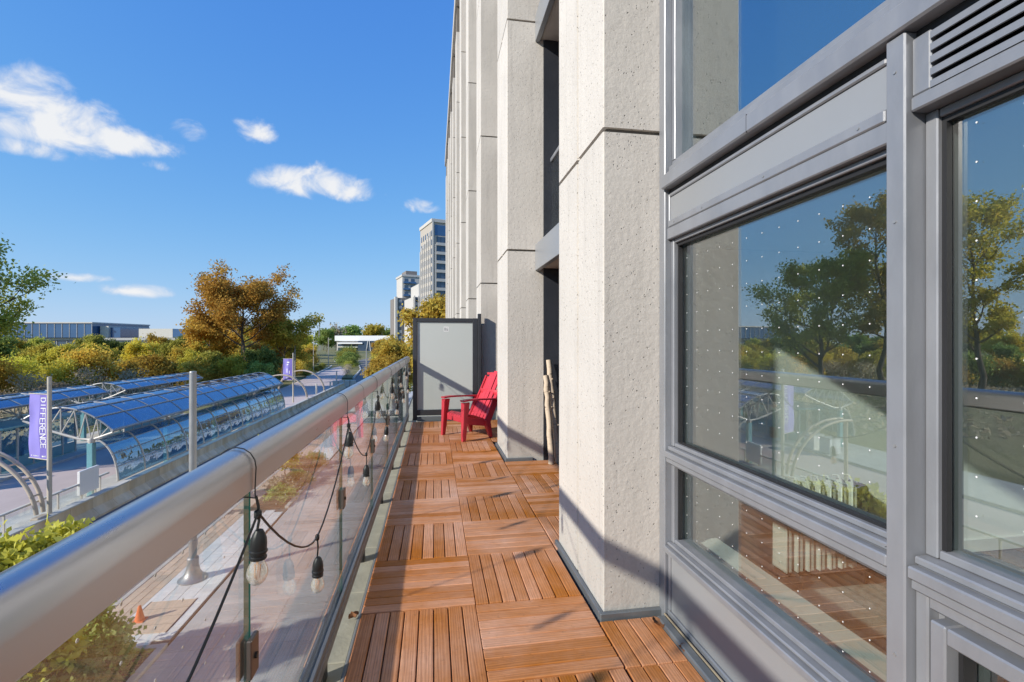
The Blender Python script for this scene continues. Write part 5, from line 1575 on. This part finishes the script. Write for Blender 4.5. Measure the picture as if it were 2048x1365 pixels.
# median planting
for i, (x, y, h, c_) in enumerate(((-19.4, 112, 1.6, 'dry'), (-20.6, 120, 2.3, 'dry'), (-21.8, 128, 2.2, 'dry'), (-24.0, 142, 2.2, 'olive'), (-25.4, 152, 3.0, 'green'), (-27.6, 163, 4.2, 'green'), (-30.5, 180, 5.0, 'olive'), (-33.5, 195, 5.5, 'green'))):
    me_ = dryb[0] if c_ == 'dry' else SM[c_][1]
    plant('median_shrub', me_, nth(('med', c_)) + ' nearest ' + {'dry': 'feathery dry grass clump on the median', 'olive': 'olive shrub on the far median', 'green': 'green shrub on the far median'}[c_], 'shrub', (x, y, .1), rg.uniform(0, 6), h / (3.4 if c_ == 'dry' else 4.0), 'median planting ' + c_)
# trees on the right of the street
for i, (x, y, h, c_, lab) in enumerate(((-5.2, 52, 4.6, 'olive', 'nearest olive tree peeking over the handrail on the right'), (-6.2, 64, 6.0, 'gold', 'golden street tree above the handrail'), (-4.6, 66, 7.6, 'gold', 'golden street tree left of the frosted screen'),
                                (-6.6, 80, 6.2, 'yellow', 'yellow street tree on the right of the street'), (-8.2, 98, 6.6, 'olive', 'olive street tree on the right of the street'), (-10.5, 118, 7.0, 'gold', 'farther golden street tree before the brick tower'),
                                (-13.6, 142, 7.6, 'orange', 'orange street tree before the brick tower'), (-16.8, 168, 8.0, 'gold', 'distant golden street tree right of the street'), (-24, 215, 8.5, 'orange', 'distant orange street tree before the white building'))):
    plant('street_tree', SM[c_][0], lab, 'tree', (x, y, 0), rg.uniform(0, 6), h / 8.0)
plant('street_tree', tree_meshes(91, 13.2, 2.9, 4, 14, .26, 30, 'gold', 'round', .2, gaps=.03), 'tall golden tree standing behind the frosted screen', 'tree', (-.2, 50, 0), .5)
plant('street_tree', SM['green'][0], 'dark green tree left of the white building', 'tree', (-70, 330, 0), 1, 1.9)
# far woods on the horizon
far_t = (tree_meshes(95, 12, 5.5, 2.5, 10, .8, 22, 'green', 'round', .2), tree_meshes(96, 12, 5.5, 2.5, 10, .8, 22, 'mixed', 'round', .2), tree_meshes(97, 12, 5.5, 2.5, 10, .8, 3, 'dry', 'vase', .2, 'bark_grey'))
for i in range(30):
    az = 5.0 + 50 * (i + rg.random()) / 30; d = rg.uniform(440, 520)
    if az > 14: d = rg.uniform(230, 330) if az < 22 else rg.uniform(300, 400)
    x, y = polar(az, d); k = 2 if i in (3, 9) else i % 2
    plant('distant_tree', far_t[k], nth(('far', k)) + ' ' + ('green', 'brownish', 'bare grey')[k] + ' tree from the street far off on the horizon', 'tree', (x, y, 0), rg.uniform(0, 6), rg.uniform(.85, 1.25) * (1.5 if d > 420 else .9), ('green', 'brownish', 'bare grey')[k] + ' horizon trees')

# planting below the balcony
plant('young_tree', tree_meshes(101, 3.95, 1.0, 1.3, 11, .115, 26, 'lime', 'vase', .05, gaps=.0), 'small lime yellow tree whose top shows above the handrail at left', 'tree', (-8.0, 10.9, .1), .3)
plant('young_tree', tree_meshes(102, 2.5, .85, .7, 9, .11, 26, 'lime', 'vase', .04, gaps=.0), 'small lime yellow tree in the mulched bed', 'tree', (-8.25, 28.6, .1), 1.3)
for i, (x, y, h, r_, sd_, lab) in enumerate(((-7.9, 12.55, 1.55, .85, 111, 'leafy green shrub beside the access cover'), (-7.8, 11.1, 1.6, .95, 112, 'second leafy shrub in the near planting bed'), (-7.7, 9.4, 1.7, 1.0, 113, 'third leafy shrub in the near planting bed'),
                                       (-7.8, 7.4, 1.5, 1.0, 114, 'leafy shrub nearest below the balcony'))):
    plant('leafy_shrub', bush_meshes(sd_, h, r_, 5200, .085, 'shrub', 'bark_grey', 44), lab, 'shrub', (x, y, .1), 0, 1.0, 'shrubs in the near bed')
for i, (x, y, h) in enumerate(((-7.5, 25.2, .7), (-7.9, 26.5, .8), (-7.4, 27.9, .7), (-8.0, 30.5, .9), (-7.5, 31.8, .8))):
    plant('bed_shrub', bush_meshes(120 + i, h, .75, 1500, .075, 'dry' if i % 2 else 'shrub', 'bark_grey', 20), f"{('first', 'second', 'third', 'fourth', 'fifth')[i]} low {'dry' if i % 2 else 'green'} plant in the mulched bed", 'shrub', (x, y, .1), 0, 1.0, 'plants in the mulched bed')
# grass of the near bed and meadow tufts
rng = np.random.default_rng(9)
c = np.column_stack([rng.uniform(-8.55, -7.05, 5200), rng.uniform(1.5, 13.4, 5200), np.full(5200, .16) + rng.uniform(0, .06, 5200)])
o = put('ground_cover', leaves_mesh('ground_cover', c, rng.uniform(0, 1, 5200), .07, LEAF['shrub'], rng, aspect=2.6)); o['kind'] = 'stuff'; o['label'] = 'green ground cover in the near planting bed'
n_ = 16000
az = np.radians(rng.uniform(20, 62, n_)); d = 48 + 52 * rng.random(n_) ** .6
c = np.column_stack([-np.sin(az) * d, np.cos(az) * d, rng.uniform(.0, .5, n_)])
c = c[c[:, 0] < -31]
c[:, 2] += np.interp(-c[:, 0], [29, 50, 300], [-.05, .9, .9])
o = put('meadow_grass', leaves_mesh('meadow_grass', c, rng.uniform(0, 1, len(c)), .30, LEAF['dry'], rng, aspect=2.2)); o['kind'] = 'stuff'; o['label'] = 'long dry grass of the meadow'
